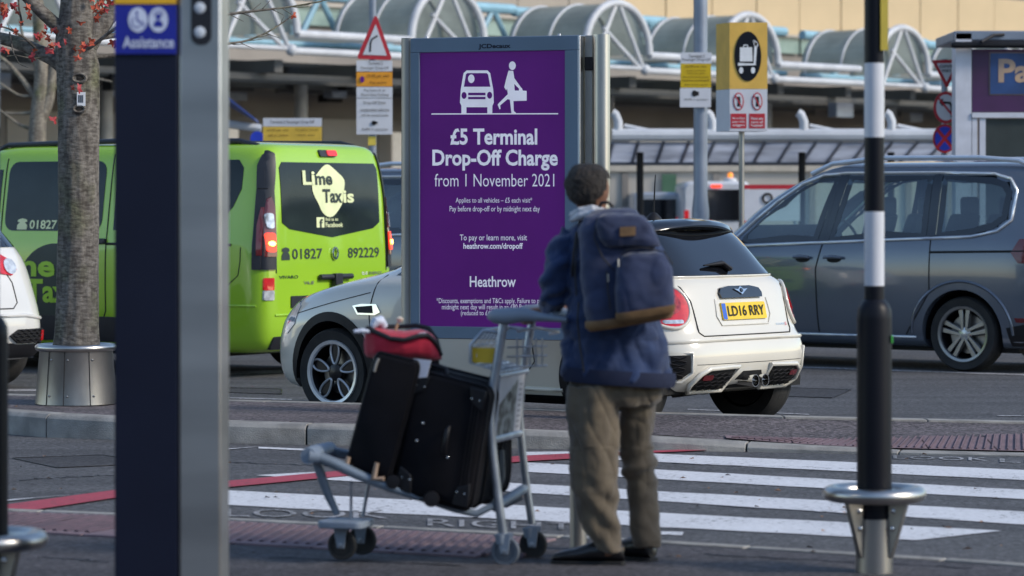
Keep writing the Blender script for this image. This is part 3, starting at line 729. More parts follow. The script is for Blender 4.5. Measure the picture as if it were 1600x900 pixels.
vside('Taxis', .14, -.54, .61, .82, mat('lime_sticker', (.3, .6, .02), .5), .03)
vside('01827 892229', .13, -.62, 1.265, 1.345, M_CREAM, .02)
ph = MB()
m.drape('phone_symbol', [(.28, 1.26), (.16, 1.26), (.16, 1.30), (.19, 1.325), (.16, 1.33), (.17, 1.35), (.22, 1.36), (.27, 1.35), (.28, 1.33), (.25, 1.325), (.28, 1.30)], 'L', M_CREAM, .009, 0)
vside('find us on Facebook', -1.25, -2.06, .93, 1.01, M_DGREY, .012)
# rear of the van
RW = m.drape('rear_window', [(-.70, 1.33), (-.70, 1.80), (-.66, 1.85), (.66, 1.85), (.70, 1.80), (.70, 1.33), (.60, 1.275), (0, 1.20), (-.60, 1.275)], 'B', M_VGL, .006, .012)
for sg in (1, -1): m.drape('corner_trim', [(sg*.80, .93), (sg*.91, .93), (sg*.90, 1.15), (sg*.865, 1.45), (sg*.825, 1.75), (sg*.785, 1.90), (sg*.75, 1.94), (sg*.72, 1.92), (sg*.78, 1.6)][::sg], 'B', M_VPL, .018, .04, step=.04)
m.drape('corner_trim', [(-2.49, .93), (-2.42, .93), (-2.41, 1.62), (-2.39, 1.82), (-2.41, 1.90), (-2.44, 1.88), (-2.46, 1.74), (-2.475, 1.5)], 'L', M_VPL, .018, .04, step=.04)
m.line('trim_seam', [(-2.42, 1.62), (-2.49, 1.62)], 'L', M_RUB, .008, .022)
for sg in (1, -1):
    def yy(a, b): return rrect(min(sg*a, sg*b), 0, max(sg*a, sg*b), 1, .001)
    lo_, hi_ = min(sg*.80, sg*.935), max(sg*.80, sg*.935)
    tl = m.drape('tail_light', [(sg*.80, 1.04), (sg*.895, 1.04), (sg*.885, 1.2), (sg*.86, 1.40), (sg*.835, 1.53), (sg*.81, 1.55), (sg*.79, 1.45)][::sg], 'B', M_LENSD, .028, .05)
    m.drape('brake_lamp', rrect(min(sg*.81, sg*.88), 1.08, max(sg*.81, sg*.88), 1.24, .02), 'B', M_LAMPON, .036, .01, parent=tl)
    m.drape('indicator_lamp', rrect(min(sg*.812, sg*.862), 1.28, max(sg*.812, sg*.862), 1.41, .02), 'B', M_CLEAR, .036, .01, parent=tl)
    m.drape('bulb', ell(sg*.845, 1.15, .024, .02, 12), 'B', M_AMBER, .045, .005, parent=tl)
    fl = m.drape('fog_lamp', rrect(min(sg*.82, sg*.90), .755, max(sg*.82, sg*.90), .86, .01), 'B', M_LENS, .012, .02)
    m.drape('reflector', rrect(min(sg*.82, sg*.90), .67, max(sg*.82, sg*.90), .752, .01), 'B', M_CLEAR, .012, .02)
    m.line('tailgate_seam', [(sg*.79, .90), (sg*.79, 1.9)], 'B', M_RUB, .012)
m.drape('side_lamp', [(-2.49, 1.05), (-2.455, 1.05), (-2.44, 1.30), (-2.46, 1.46), (-2.48, 1.46)], 'L', M_LENSD, .024, .05, step=.03)
hb = m.drape('high_brake_light', rrect(-.12, 1.90, .12, 1.955, .02), 'B', M_VPL, .02, .03)
m.drape('brake_lamp', rrect(-.115, 1.905, .02, 1.95, .015), 'B', mat('high_red_lens', (.6, .03, .04), .2, emit=.3, ecol=(1, .06, .06)), .03, .01, parent=hb)
# sticker on the rear window: lime fruit blob with the firm's name
m.drape('window_sticker', [(.03+.225*math.cos(t)*(1+.10*math.sin(3*t)+.05*math.cos(5*t)), 1.605+.215*math.sin(t)*(1+.07*math.cos(4*t))) for t in [2*PI*k/40 for k in range(40)]], 'B', M_CREAM, .010, 0, parent=RW)
rear_text(m, 'Li', .40, .23, 1.655, 1.78, M_CREAM, .014, .03, RW); rear_text(m, 'me', .225, -.02, 1.655, 1.735, M_DGREY, .014, .03, RW)
rear_text(m, 'Tax', .13, -.15, 1.50, 1.62, M_DGREY, .014, .03, RW); rear_text(m, 'is', -.165, -.32, 1.50, 1.61, M_CREAM, .014, .03, RW)
m.drape('sticker_square', rrect(.115, 1.285, .225, 1.375, .004), 'B', M_CREAM, .010, 0, parent=RW)
rear_text(m, 'f', .19, .14, 1.285, 1.36, M_DGREY, .014, .03, RW)
rear_text(m, 'find us on', .10, -.08, 1.342, 1.372, M_CREAM, .012, .01, RW); rear_text(m, 'Facebook', .10, -.15, 1.288, 1.328, M_CREAM, .012, .02, RW)
rear_text(m, '01827', .575, .15, 1.015, 1.105, M_DGREY, .005, .012); rear_text(m, '892229', -.22, -.68, 1.015, 1.105, M_DGREY, .005, .012)
m.drape('phone_symbol', [(.72, 1.01), (.61, 1.01), (.61, 1.05), (.635, 1.08), (.61, 1.085), (.62, 1.11), (.665, 1.12), (.71, 1.11), (.72, 1.085), (.695, 1.08), (.72, 1.05)], 'B', M_DGREY, .006, 0)
em = MB(); em.tube([m.hit(-.0+.035*math.cos(2*PI*k/12)-.02, 1.06+.05*math.sin(2*PI*k/12), 'B', .014)[0] for k in range(12)], .012, n=6, closed=True); em.build('emblem', M_CHROME, vo, local=True, smooth=60)
rear_text(m, 'VIVARO', .76, .50, .850, .878, M_CHROME, .006, .012); rear_text(m, 'V6.8', .42, .28, .795, .825, M_STEEL2, .006, .012)
th = MB(); c0, c1, c2 = [m.hit(y, .855, 'B', .03)[0] for y in (.22, -.01, -.24)]
th.tube([c0, c1, c2], .026, n=8); th.box(c1+V((-.015, 0, -.03)), (.05, .10, .12)); th.build('tailgate_handle', M_VPL, vo, local=True, bev=.006)
rear_text(m, 'BLUE', -.42, -.50, .865, .89, M_WP, .006, .012); rear_text(m, 'ENERGY', -.52, -.72, .865, .89, M_STEEL2, .006, .012)
m.drape('plate_panel', rrect(-.26, .60, .60, .70, .01), 'B', M_VPL, .012, .03)
m.drape('rear_step', rrect(-.80, .26, .80, .36, .02), 'B', M_VPL, .02, .05)
m.line('bumper_seam', [(.8, .54), (-.8, .54)], 'B', LIME, .02)
ub = MB(); ub.box((0, 0, .22), (3.6, 1.4, .12)); ub.build('underbody', M_RUB, vo, local=True)
# ---- grey people carrier
GREY = mat('slate_grey_paint', (.140, .160, .198), .18, .3, coat=1, vs=2, col2=(.125, .144, .18))
rg = [(2.25, -2.30, .82, 6, 9, .20), (2.36, -2.43, .90, 5.4, 9, .25), (2.40, -2.47, .935, 5.2, 9, .45), (2.40, -2.48, .945, 5.1, 9, .62),
      (2.36, -2.47, .95, 5, 9, [(-3, .90), (1.8, .84), (2.4, .76)]), (2.12, -2.44, .94, 5, 9, [(-3, 1.08), (1.3, 1.0), (2.2, .88)]),
      (1.50, -2.42, .915, 6, 9, [(-3, 1.20), (-1.2, 1.18), (1.0, 1.08), (1.8, 1.02)]), (1.12, -2.38, .885, 7, 9, [(-3, 1.30), (-1, 1.26), (1, 1.16)]),
      (.86, -2.34, .85, 7.5, 10, 1.42), (.50, -2.28, .80, 7.5, 10, 1.63), (.26, -2.22, .76, 7, 10, 1.75), (.04, -2.14, .70, 6, 10, 1.825), (-.2, -2.0, .62, 6, 10, 1.86)]
W1 = [(.84, 1.125), (.02, 1.155), (-.14, 1.735), (.02, 1.725), (.22, 1.65), (.44, 1.51), (.66, 1.34), (.84, 1.18)]
W2 = [(-.10, 1.16), (-1.10, 1.20), (-1.10, 1.745), (-.24, 1.745)]
W3 = [(-1.20, 1.205), (-1.55, 1.22), (-1.76, 1.27), (-1.88, 1.36), (-1.90, 1.60), (-1.84, 1.68), (-1.70, 1.725), (-1.20, 1.745)]
def inpoly(a, b, poly):
    c = False; n = len(poly)
    for i in range(n):
        (xa, ya), (xb, yb) = poly[i], poly[(i+1) % n]
        if (ya > b) != (yb > b) and a < (xb-xa)*(b-ya)/(yb-ya)+xa: c = not c
    return c
def win_m(c, nn):
    if c.x > 0 and abs(nn.x) > .30 and 1.24 < c.z < 1.70 and abs(c.y) < .70: return True
    if c.x < -2 and abs(nn.x) > .5 and 1.26 < c.z < 1.62 and abs(c.y) < .64: return True
    return abs(c.y) > .6 and any(inpoly(c.x, c.z, w_) for w_ in (W1, W2, W3))
mpv = Car('g', '', GREY, rg, -.2, (1.46, -1.46), .335, cap=.03, arch_r=.395, n=88, win=win_m)
go = mpv.place('people_carrier', 'slate grey people carrier with chrome window trim and roof rails', 'car', (3.347, 29.43, .0), R(36))
m = mpv
for u in (1.46, -1.46):
    for sg in (1, -1):
        m.wheel(u, sg, .2, .90, .225, 'twin')
        well(go, u, sg, .39, .86, .335)
M_TRIM = mat('satin_trim', (.80, .82, .86), .25, .55)
for sd_ in 'LR':
    sg = 1 if sd_ == 'L' else -1
    for w_ in (W1, W2, W3):
        wo = m.drape('side_window', w_, sd_, G_TINT if w_ is not W3 else mat_glass('rear_tint', (.36, .44, .45), .08), .004, 0, step=.12)
        q = MB(); ring_o = [m.hit(a, b, sd_, .006)[0] for a, b in w_]
        cx = sum(p[0] for p in w_)/len(w_); cz = sum(p[1] for p in w_)/len(w_)
        mbx = MB(); A = []; B_ = []
        for i in range(len(w_)):
            a, b = w_[i], w_[(i+1) % len(w_)]; K_ = max(1, int(math.dist(a, b)/.1))
            for j in range(K_):
                x, z = a[0]+(b[0]-a[0])*j/K_, a[1]+(b[1]-a[1])*j/K_
                A.append(m.hit(x, z, sd_, .0055)[0])
                l = math.dist((x, z), (cx, cz)); k_ = 1-.055/l*1.1
                B_.append(m.hit(cx+(x-cx)*k_, cz+(z-cz)*k_, sd_, .0055)[0])
        mbx.loft([A, B_], cap=False); mbx.build('window_frit', M_BGL, wo, local=True, smooth=40)
    m.line('window_trim', [(.98, 1.09), (.0, 1.135), (-1.1, 1.18), (-1.55, 1.198), (-1.80, 1.25), (-1.925, 1.35), (-1.945, 1.61), (-1.87, 1.71), (-1.70, 1.755), (-1.15, 1.768), (-.2, 1.768), (.04, 1.75), (.25, 1.67), (.50, 1.51), (.72, 1.34), (.94, 1.16)], sd_, M_TRIM, .028, .006)
    m.drape('pillar_trim', [(.015, 1.15), (-.095, 1.15), (-.24, 1.75), (-.14, 1.75)], sd_, M_BGL, .007, .0)
    m.drape('pillar_trim', [(-1.105, 1.20), (-1.195, 1.20), (-1.195, 1.75), (-1.105, 1.75)], sd_, M_BGL, .007, .0)
    m.line('door_seam', [(-.15, 1.76), (-.04, 1.14), (.02, .9), (.0, .32)], sd_, M_RUB, .012)
    m.line('door_seam', [(-1.15, 1.76), (-1.15, .70), (-1.02, .5), (-.9, .32)], sd_, M_RUB, .012)
    m.line('door_seam', [(1.1, 1.06), (1.15, .9), (1.15, .32)], sd_, M_RUB, .012)
    m.line('slide_rail', [(-1.15, 1.06), (-2.30, 1.08)], sd_, M_RUB, .022, .002)
    m.line('sill_trim', [(1.05, .30), (-1.0, .30)], sd_, M_TRIM, .022, .006)
    for a, b in ((.24, .08), (-.08, -.26)):
        h = MB(); h.tube([m.hit(a, 1.0, sd_, .035)[0], m.hit((a+b)/2, 1.005, sd_, .045)[0], m.hit(b, 1.0, sd_, .035)[0]], [.014, .018, .014], n=8); ho = h.build('door_handle', GREY, go, local=True)
        m.drape('handle_cup', ell((a+b)/2, .985, .075, .03, 16), sd_, M_RUB, .004, 0, parent=ho)
    arc = [(-1.46+.50*math.cos(R(a)), .335+.47*math.sin(R(a))) for a in range(0, 181, 6)]
    m.line('arch_crease', arc, sd_, GREY, .03, .0)
    y = sg*.67
    rl = MB(); rl.tube([V((.22, y, 1.77)), V((.0, y, 1.86)), V((-.5, y, 1.91)), V((-1.5, y, 1.905)), V((-1.9, y, 1.875)), V((-2.1, y, 1.80))], .022, n=8); rl.build('roof_rail', M_TRIM, go, local=True)
    m.drape('tail_light', [(-2.42, .96), (-2.02, .97), (-1.95, 1.06), (-2.02, 1.18), (-2.40, 1.21)], sd_, M_LENSD, .01, .03)
    m.drape('side_reflector', [(-2.42, .45), (-2.00, .45), (-1.98, .49), (-2.42, .49)], sd_, M_LENSD, .01, .02)
    m.drape('lower_bumper', [(-2.46, .24), (-1.93, .24), (-1.90, .40), (-2.1, .44), (-2.46, .44)], sd_, M_BPLAS, .006, .02)
    mir = MB(); mir.lathe([(.001, -.07), (.08, -.06), (.11, 0), (.10, .05), (.001, .07)], (.98, sg*1.05, 1.16), 16, 'x'); mi = mir.build('door_mirror', GREY, go, local=True)
    q = MB(); q.box((1.02, sg*1.08, 1.07), (.03, .10, .02)); q.build('mirror_indicator', mat('orange_lens', (.75, .10, .06), .1), mi, local=True)
m.drape('windscreen', [(-.78, 1.18), (.78, 1.18), (.70, 1.74), (-.70, 1.74)], 'F', G_TINT, .004, 0)
m.drape('rear_window', [(-.72, 1.18), (.72, 1.18), (.68, 1.68), (-.68, 1.68)], 'B', G_TINT, .004, 0)
q = MB(); q.box((0, 0, .25), (3.9, 1.5, .16)); q.build('underbody', M_RUB, go, local=True)
q = MB(); q.box((-.3, 0, .90), (3.5, 1.5, .04)); q.build('cabin_floor', M_INT, go, local=True)
for u in (-.15, -1.0, -1.8):
    for y in (-.38, .38):
        q = MB(); q.loft([[V((u-.10-.12*t, y+a*.22, .9+t*.62)) if 0 else V((u-.06-.16*t+bb, y+a*.22*(1-.35*max(0, t-.75)*4*.25), .9+t*.50)) for a, bb in ((-1, -.06), (1, -.06), (1, .06), (-1, .06))] for t in (0, .4, .8, 1)])
        q.box((u-.26, y, 1.47), (.09, .24, .17)); q.build('seat', M_INT, go, local=True, bev=.03)
q = MB(); q.box((.85, 0, 1.05), (.5, 1.5, .12)); q.build('dashboard', M_INT, go, local=True, bev=.04)
q = MB(); q.tube([V((.45+.08*math.sin(a), -.38+.19*math.cos(a), 1.17+.17*math.sin(a))) for a in [2*PI*k/24 for k in range(24)]], .014, n=8, closed=True); q.build('steering_wheel', M_INT, go, local=True)
# ---- white crossover at the left edge
PEARL = mat('bright_white_paint', (.74, .735, .71), .22, coat=1, vs=2)
rg = [(1.9, -1.80, .78, 5, 7, .22), (2.02, -1.93, .85, 5, 6, .28), (2.05, -1.99, .875, 5, 5.6, .42), (2.05, -1.985, .88, 5, 5.4, .60),
      (2.0, -1.93, .872, 5, 5, .78), (1.9, -1.86, .85, 5, 5, [(-2, 1.0), (1.2, .95), (2, .85)]), (1.5, -1.78, .80, 5, 5, [(-2, 1.14), (1.5, 1.05)]), (1.0, -1.68, .74, 6, 5, 1.22), (.6, -1.5, .68, 6, 5.4, 1.42), (.3, -1.35, .60, 6, 6, 1.55)]
cro = Car('c', '', PEARL, rg, 0, (1.265, -1.265), .335, cap=.03, arch_r=.40, n=88)
co = cro.place('crossover_car', 'white crossover car seen from behind at the left edge, beside the lime van', 'car', (-5.70, 26.08, 0), R(40))
m = cro
for u in (1.265, -1.265):
    for sg in (1, -1): m.wheel(u, sg, .2, .83, .215, 'five')
tl = m.drape('tail_light', [(.06, 1.17), (-.30, 1.09), (-.42, 1.03), (-.45, .96), (-.38, .915), (-.27, .93), (-.14, 1.02), (.0, 1.11)], 'B', M_LENS, .012, .03, step=.03)
m.drape('lamp_end', ell(-.375, .985, .065, .062, 18), 'B', M_CLEAR, .022, .01, parent=tl)
m.line('tailgate_seam', [(-.33, .93), (-.37, .86), (-.38, .70), (-.33, .655), (.33, .655)], 'B', M_RUB, .010)
m.drape('lower_bumper', [(-.70, .27), (.70, .27), (.70, .40), (.30, .385), (-.30, .385), (-.36, .37), (-.60, .37), (-.70, .41)], 'B', M_BPLAS, .02, .04)
m.line('bumper_crease', [(.6, .60), (-.45, .60), (-.68, .57)], 'B', PEARL, .03, .004)
mesh_grille(m, 'corner_vent', [(-.66, .385), (-.68, .49), (-.36, .49), (-.27, .44), (-.36, .385)], 'B', .024)
m.drape('reflector', [(-.62, .40), (-.665, .40), (-.665, .475), (-.62, .475)], 'B', M_LENS, .034, .01)
m.drape('rear_window', [(-.58, 1.14), (.58, 1.14), (.5, 1.42), (-.5, 1.42)], 'B', M_BGL, .006, .01)
q = MB(); q.box((0, 0, .22), (3.0, 1.3, .12)); q.build('underbody', M_RUB, co, local=True)
# ------------------------------------------------------------------ street furniture
# ---- backlit-style poster board with two steel posts
PR = R(20)
pc = V(((770-800)/F*20.1, 20.1, .145))      # centre of the front face at ground
po = thing('poster_board', 'tall steel framed board with a purple poster about a terminal charge', 'poster board', pc, -PR)
# local x to the right, y away, z up. the photograph's columns map to x through the turned plane
cP, sP = math.cos(PR), math.sin(PR)
def pl_x(px):
    k = (px-800)/F; return (k*pc.y-pc.x)/(cP+k*sP)
def pl_z(py, x=0):
    d = pc.y-x*sP; return CAMH-(py-HZ)/F*d-pc.z
xl, xr = pl_x(641.5), pl_x(905.5); zt, zb = pl_z(57), pl_z(531)
M_PFR = mat('slate_blue_frame', (.115, .175, .245), .45, vs=2)
M_PUR = mat('purple_poster', (.088, .006, .145), .4, spec=.35, col2=(.066, .004, .118), vs=1.6, emit=.03, ecol=(.42, .03, .75))
ix0, ix1, iz0, iz1 = pl_x(656.5), pl_x(883.5), pl_z(511), pl_z(80.5)
TH = .15
q = MB(); q.box(((xl+xr)/2, TH/2+.012, (zt+zb)/2), (xr-xl, TH, zt-zb)); q.build('case', M_STEEL, po, local=True, bev=.004)
for nm, b in (('frame_rail', (xl+.004, xr-.004, iz1, zt-.004)), ('frame_rail', (xl+.004, xr-.004, zb+.004, iz0)), ('frame_stile', (xl+.004, ix0, iz0, iz1)), ('frame_stile', (ix1, xr-.004, iz0, iz1))):
    q = MB(); q.box(((b[0]+b[1])/2, -.001, (b[2]+b[3])/2), (b[1]-b[0]-.001, .028, b[3]-b[2]-.001)); q.build(nm, M_PFR, po, local=True, bev=.003)
q = MB(); q.box(((ix0+ix1)/2, .007, (iz0+iz1)/2), (ix1-ix0, .012, iz1-iz0)); poster = q.build('poster', M_PUR, po, local=True)
M_PW = mat('poster_white_print', (.88, .88, .92), .5, emit=.10, ecol=(.95, .9, 1))
def pf(px, py, k=1): return V((pl_x(px), .001-.0008*k, pl_z(py, pl_x(px))))
def pshape(pts, m=M_PW, k=1, name='poster_print'):
    q = MB(); q.sheet([pf(x, y, k) for x, y in pts]); return q.build(name, m, poster, local=True, smooth=None, fix=False)
def Z(pts): return [(620+x/3.529, 40+y/3.529) for x, y in pts]
pshape(Z([(352, 355), (348, 425), (356, 442), (356, 487), (384, 487), (384, 450), (499, 450), (499, 487), (526, 487), (527, 442), (535, 425), (532, 355), (515, 262), (500, 247), (385, 247), (368, 262)]), name='van_pictogram')
pshape(Z([(370, 337), (516, 337), (503, 268), (495, 262), (390, 262), (382, 268)]), M_PUR, 2, 'pictogram_window')
pshape(Z(ell(411, 293, 18, 24, 18)), M_PW, 3); pshape(Z(ell(371, 385, 14, 19, 16)), M_PUR, 2); pshape(Z(ell(512, 384, 14, 19, 16)), M_PUR, 2)
pshape(Z([(394, 370), (489, 370), (489, 384), (394, 384)]), M_PUR, 2); pshape(Z([(394, 393), (489, 393), (489, 406), (394, 406)]), M_PUR, 2)
pshape(Z(ell(637, 221, 19, 24, 20)), name='walker_pictogram')
pshape(Z([(616, 248), (642, 250), (648, 290), (690, 348), (682, 356), (648, 322), (650, 358), (672, 358), (676, 344), (690, 344), (694, 358), (716, 360), (716, 414), (643, 416), (645, 470), (658, 482), (655, 488), (632, 484), (623, 408), (610, 406), (570, 440), (572, 458), (567, 463), (556, 436), (562, 428), (612, 378), (608, 345), (604, 358), (592, 340), (604, 290)]), name='walker_pictogram')
pshape([(674, 177.2), (872, 176.8), (872, 178.6), (674, 179)], name='ground_line')
def ptext(t, x0, x1, y0, y1, bold=0, m=M_PW, k=1): return lettering(t, lambda a, b: pf(a, y1+(y0-y1)*b, k), x0, x1, 0, 1, m, poster, bold, local=True)
ptext('£5 Terminal', 703.5, 839.5, 200.5, 226.5, .028)
ptext('Drop-Off Charge', 675.5, 871.5, 233.5, 266.5, .028)
ptext('from 1 November 2021', 679, 866, 271.5, 291.5, -.004)
ptext('Applies to all vehicles – £5 each visit*', 712, 831.5, 308.5, 319, 0)
ptext('Pay before drop-off or by midnight next day', 702.5, 843.5, 321.8, 333, 0)
ptext('To pay or learn more, visit', 718.5, 823.5, 366.5, 378.5, .004)
ptext('heathrow.com/dropoff', 724, 817, 379.7, 391.5, .024)
ptext('Heathrow', 734, 806, 431.5, 448.5, .014)
ptext('*Discounts, exemptions and T&Cs apply. Failure to pay £5 by', 682, 868, 465.5, 476.2, 0)
ptext('midnight next day will result in an £80 Parking Charge', 690.5, 858, 475.5, 486, 0)
ptext('(reduced to £40 if paid within 14 days)', 720, 838, 485, 495, 0)
lettering('JCDecaux', lambda a, b: V((pl_x(a), -.0165, pl_z(77.5+(68.5-77.5)*b))), 749, 799, 0, 1, M_NAVY, po, .03, local=True)
# posts at both ends, hinge brackets
for xx, w_ in ((xl-.046, .045), (xr+.115, .056)):
    q = MB(); q.lathe([(w_, .0), (w_, zt+.004)], (xx, TH*.5 if xx < 0 else TH*.62, 0), 32); q.build('post', M_STEEL2 if xx < 0 else M_STEEL, po, local=True, smooth=40)
    for zz in (zt-.18, zt-.95, zb+.15):
        q = MB(); q.box(((xx+(xl if xx < 0 else xr))/2, TH*.6, zz), (.10, .04, .085)); q.build('bracket', M_BPLAS, po, local=True, bev=.005)
q = MB(); q.box((xr+.03, TH*.75, (zt+zb)/2), (.05, .05, zt-zb)); q.build('end_profile', M_STEEL2, po, local=True, bev=.004)
for px in (666, 873):
    q = MB(); q.box((pl_x(px), .01, zt+.004), (.014, .02, .012)); q.build('latch', M_WP, po, local=True)
# ---- tree in a steel planter
TB = V(((119-800)/F*21.15, 21.15, .15))
pln = thing('tree_planter', 'tapered steel collar planter with a rolled rim round the tree trunk', 'planter', TB)
q = MB(); q.lathe([(.275, 0), (.245, .36), (.25, .37), (.232, .37), (.225, .33), (.02, .32)], (0, 0, 0), 48, cap=False); q.build('shell', mat('weathered_steel', (.50, .48, .45), .38, 1, col2=(.27, .26, .245), vs=3.5, vdet=9, rvar=.12, stretch=(1, 1, .45)), pln, local=True, smooth=35)
q = MB(); q.tube([(.252*math.cos(2*PI*k/48), .252*math.sin(2*PI*k/48), .377) for k in range(48)], .024, n=10, closed=True); q.build('rim', M_STEEL, pln, local=True, smooth=60)
for a in (-100, -62, -128):
    q = MB(); q.tube([(.278*math.cos(R(a)), .278*math.sin(R(a)), .0), (.249*math.cos(R(a)), .249*math.sin(R(a)), .355)], .0022, n=4); q.build('seam', M_BPLAS, pln, local=True)
    for zz in (.06, .30):
        q = MB(); rr_ = .275-.03*zz/.36+.002; c_ = V((rr_*math.cos(R(a+5)), rr_*math.sin(R(a+5)), zz)); q.lathe([(.001, -.006), (.007, -.003), (.009, .004)], c_, 8, 'y'); q.build('rivet', M_STEEL2, pln, local=True)
def bark(name, c0, c1, sc=26, st=(1, 1, .28), bump=1.0):
    m = bpy.data.materials.new(name); m.use_nodes = True; t = m.node_tree; b = t.nodes['Principled BSDF']; L = t.links.new
    tc = t.nodes.new('ShaderNodeTexCoord'); mp = t.nodes.new('ShaderNodeMapping'); mp.inputs['Scale'].default_value = st; L(tc.outputs['Object'], mp.inputs[0])
    n = t.nodes.new('ShaderNodeTexNoise'); n.inputs['Scale'].default_value = sc; n.inputs['Detail'].default_value = 9; n.inputs['Roughness'].default_value = .68; L(mp.outputs[0], n.inputs[0])
    mp2 = t.nodes.new('ShaderNodeMapping'); mp2.inputs['Scale'].default_value = (1, 1, 2.6); L(tc.outputs['Object'], mp2.inputs[0])
    n2 = t.nodes.new('ShaderNodeTexNoise'); n2.inputs['Scale'].default_value = 22; n2.inputs['Detail'].default_value = 6; L(mp2.outputs[0], n2.inputs[0])
    mx = t.nodes.new('ShaderNodeMath'); mx.operation = 'MULTIPLY'; L(n.outputs[0], mx.inputs[0]); L(n2.outputs[0], mx.inputs[1])
    cr = t.nodes.new('ShaderNodeValToRGB'); e = cr.color_ramp.elements; e[0].position = .15; e[0].color = (*c0, 1); e[1].position = .36; e[1].color = (*c1, 1)
    L(mx.outputs[0], cr.inputs[0]); n3 = t.nodes.new('ShaderNodeTexNoise'); n3.inputs['Scale'].default_value = 4; L(tc.outputs['Object'], n3.inputs[0])
    c3 = t.nodes.new('ShaderNodeValToRGB'); c3.color_ramp.elements[0].position = .5; c3.color_ramp.elements[1].position = .72; c3.color_ramp.elements[0].color = (1, 1, 1, 1); c3.color_ramp.elements[1].color = (.72, .80, .52, 1)
    L(n3.outputs[0], c3.inputs[0]); mm = t.nodes.new('ShaderNodeMix'); mm.data_type = 'RGBA'; mm.blend_type = 'MULTIPLY'; mm.inputs[0].default_value = 1
    L(cr.outputs[0], mm.inputs[6]); L(c3.outputs[0], mm.inputs[7]); L(mm.outputs[2], b.inputs['Base Color']); b.inputs['Roughness'].default_value = .9
    bp = t.nodes.new('ShaderNodeBump'); bp.inputs['Strength'].default_value = bump; bp.inputs['Distance'].default_value = .012; L(mx.outputs[0], bp.inputs['Height']); L(bp.outputs[0], b.inputs['Normal'])
    return m
M_BARK = bark('grey_bark', (.060, .050, .043), (.215, .195, .17), 20); M_BARK2 = bark('pale_bark', (.10, .085, .07), (.30, .27, .22), 12)
def limb(pts, r0, r1, n=14, rough=.10, seg=None, name='limb', m=None, parent=None):
    pts = [V(p) for p in pts]; tot = poly_len(pts); k = seg or max(3, int(tot/.07)); P_ = []; Rr = []
    for i in range(k+1):
        p, t = along(pts, tot*i/k*.9999); P_.append(p); Rr.append(r0+(r1-r0)*i/k)
    # relax corners
    for _ in range(2): P_ = [P_[0]]+[(P_[i-1]+P_[i]*2+P_[i+1])/4 for i in range(1, k)]+[P_[-1]]
    mb = MB(); mb.tube(P_, Rr, n=n)
    for v in mb.v:
        c = noise.noise(v*9)*.5+noise.noise(v*27)*.25; ctr = min(P_, key=lambda p: (p-v).length_squared); v += (v-ctr)*c*rough*3
    return mb.build(name, m or M_BARK, parent, smooth=80)
tree = thing('street_tree', 'grey barked maple with a few red autumn leaves rising from the steel planter', 'tree', TB)
D0 = 21.15
def T(x, y, dd=0): return P(x, y, D0+dd)
tr_pts = [(119, 560, .170), (119, 545, .160), (120, 520, .150), (121, 480, .142), (122, 400, .137), (123, 300, .134), (123, 200, .136), (123, 140, .139), (122, 100, .142), (118, 60, .130), (120, 20, .115), (123, -40, .10), (128, -200, .075), (120, -420, .04)]
mb = MB(); rings = []
Zs = []
for i in range(len(tr_pts)-1):
    (xa, ya, ra), (xb, yb, rb) = tr_pts[i], tr_pts[i+1]; k = max(2, int((ya-yb)/8))
    for j in range(k): t_ = j/k; Zs.append((xa+(xb-xa)*t_, ya+(yb-ya)*t_, ra+(rb-ra)*t_))
for (x, y, r_) in Zs:
    c = T(x, y); rg_ = []
    for k in range(56):
        a = 2*PI*k/56; d_ = V((math.cos(a), math.sin(a), 0)); pz = V((d_.x*1.3, d_.y*1.3, c.z*.6))
        f = 1+.07*noise.noise(pz*2.2)+.055*noise.noise(V((d_.x*6, d_.y*6, c.z*1.5)))+.03*noise.noise(V((d_.x*16, d_.y*16, c.z*7)))
        g_ = a-R(285); f -= .05*math.exp(-(((a-R(225)+.0) % (2*PI))/.13)**2)*(1 if 150 < y < 330 else .25)
        rg_.append(c+d_*r_*f)
    rings.append(rg_)
mb.loft(rings); trunk = mb.build('trunk', M_BARK, tree, smooth=80)
# knots and the white tag
for (x, y, r_) in ((124, 122, .035), (124, 170, .03)):
    q = MB(); cc = T(x, y, -.137); q.tube([cc+V((r_*1.3*math.cos(2*PI*k/14), -.004, r_*.8*math.sin(2*PI*k/14))) for k in range(14)], .012, n=6, closed=True); q.build('knot', M_BARK, tree, smooth=60)
    q = MB(); q.lathe([(.001, -.010), (r_*.7, -.006), (r_*.9, .02)], cc, 12, 'y'); q.build('knot_hole', mat('dark_knot', (.03, .024, .02), .9, bump=.4), tree)
q = MB(); a, b = T(120.2, 144, -.150), T(133.5, 165.5, -.150); q.box(((a.x+b.x)/2, a.y, (a.z+b.z)/2), (b.x-a.x, .004, a.z-b.z)); tg = q.build('tag', M_WP, tree)
for k in range(5):
    q = MB(); q.box((a.x+.012+.007*k, a.y-.003, a.z-.045), (.0028 if k % 2 else .0045, .001, .05)); q.build('tag_print', M_RUB, tg)
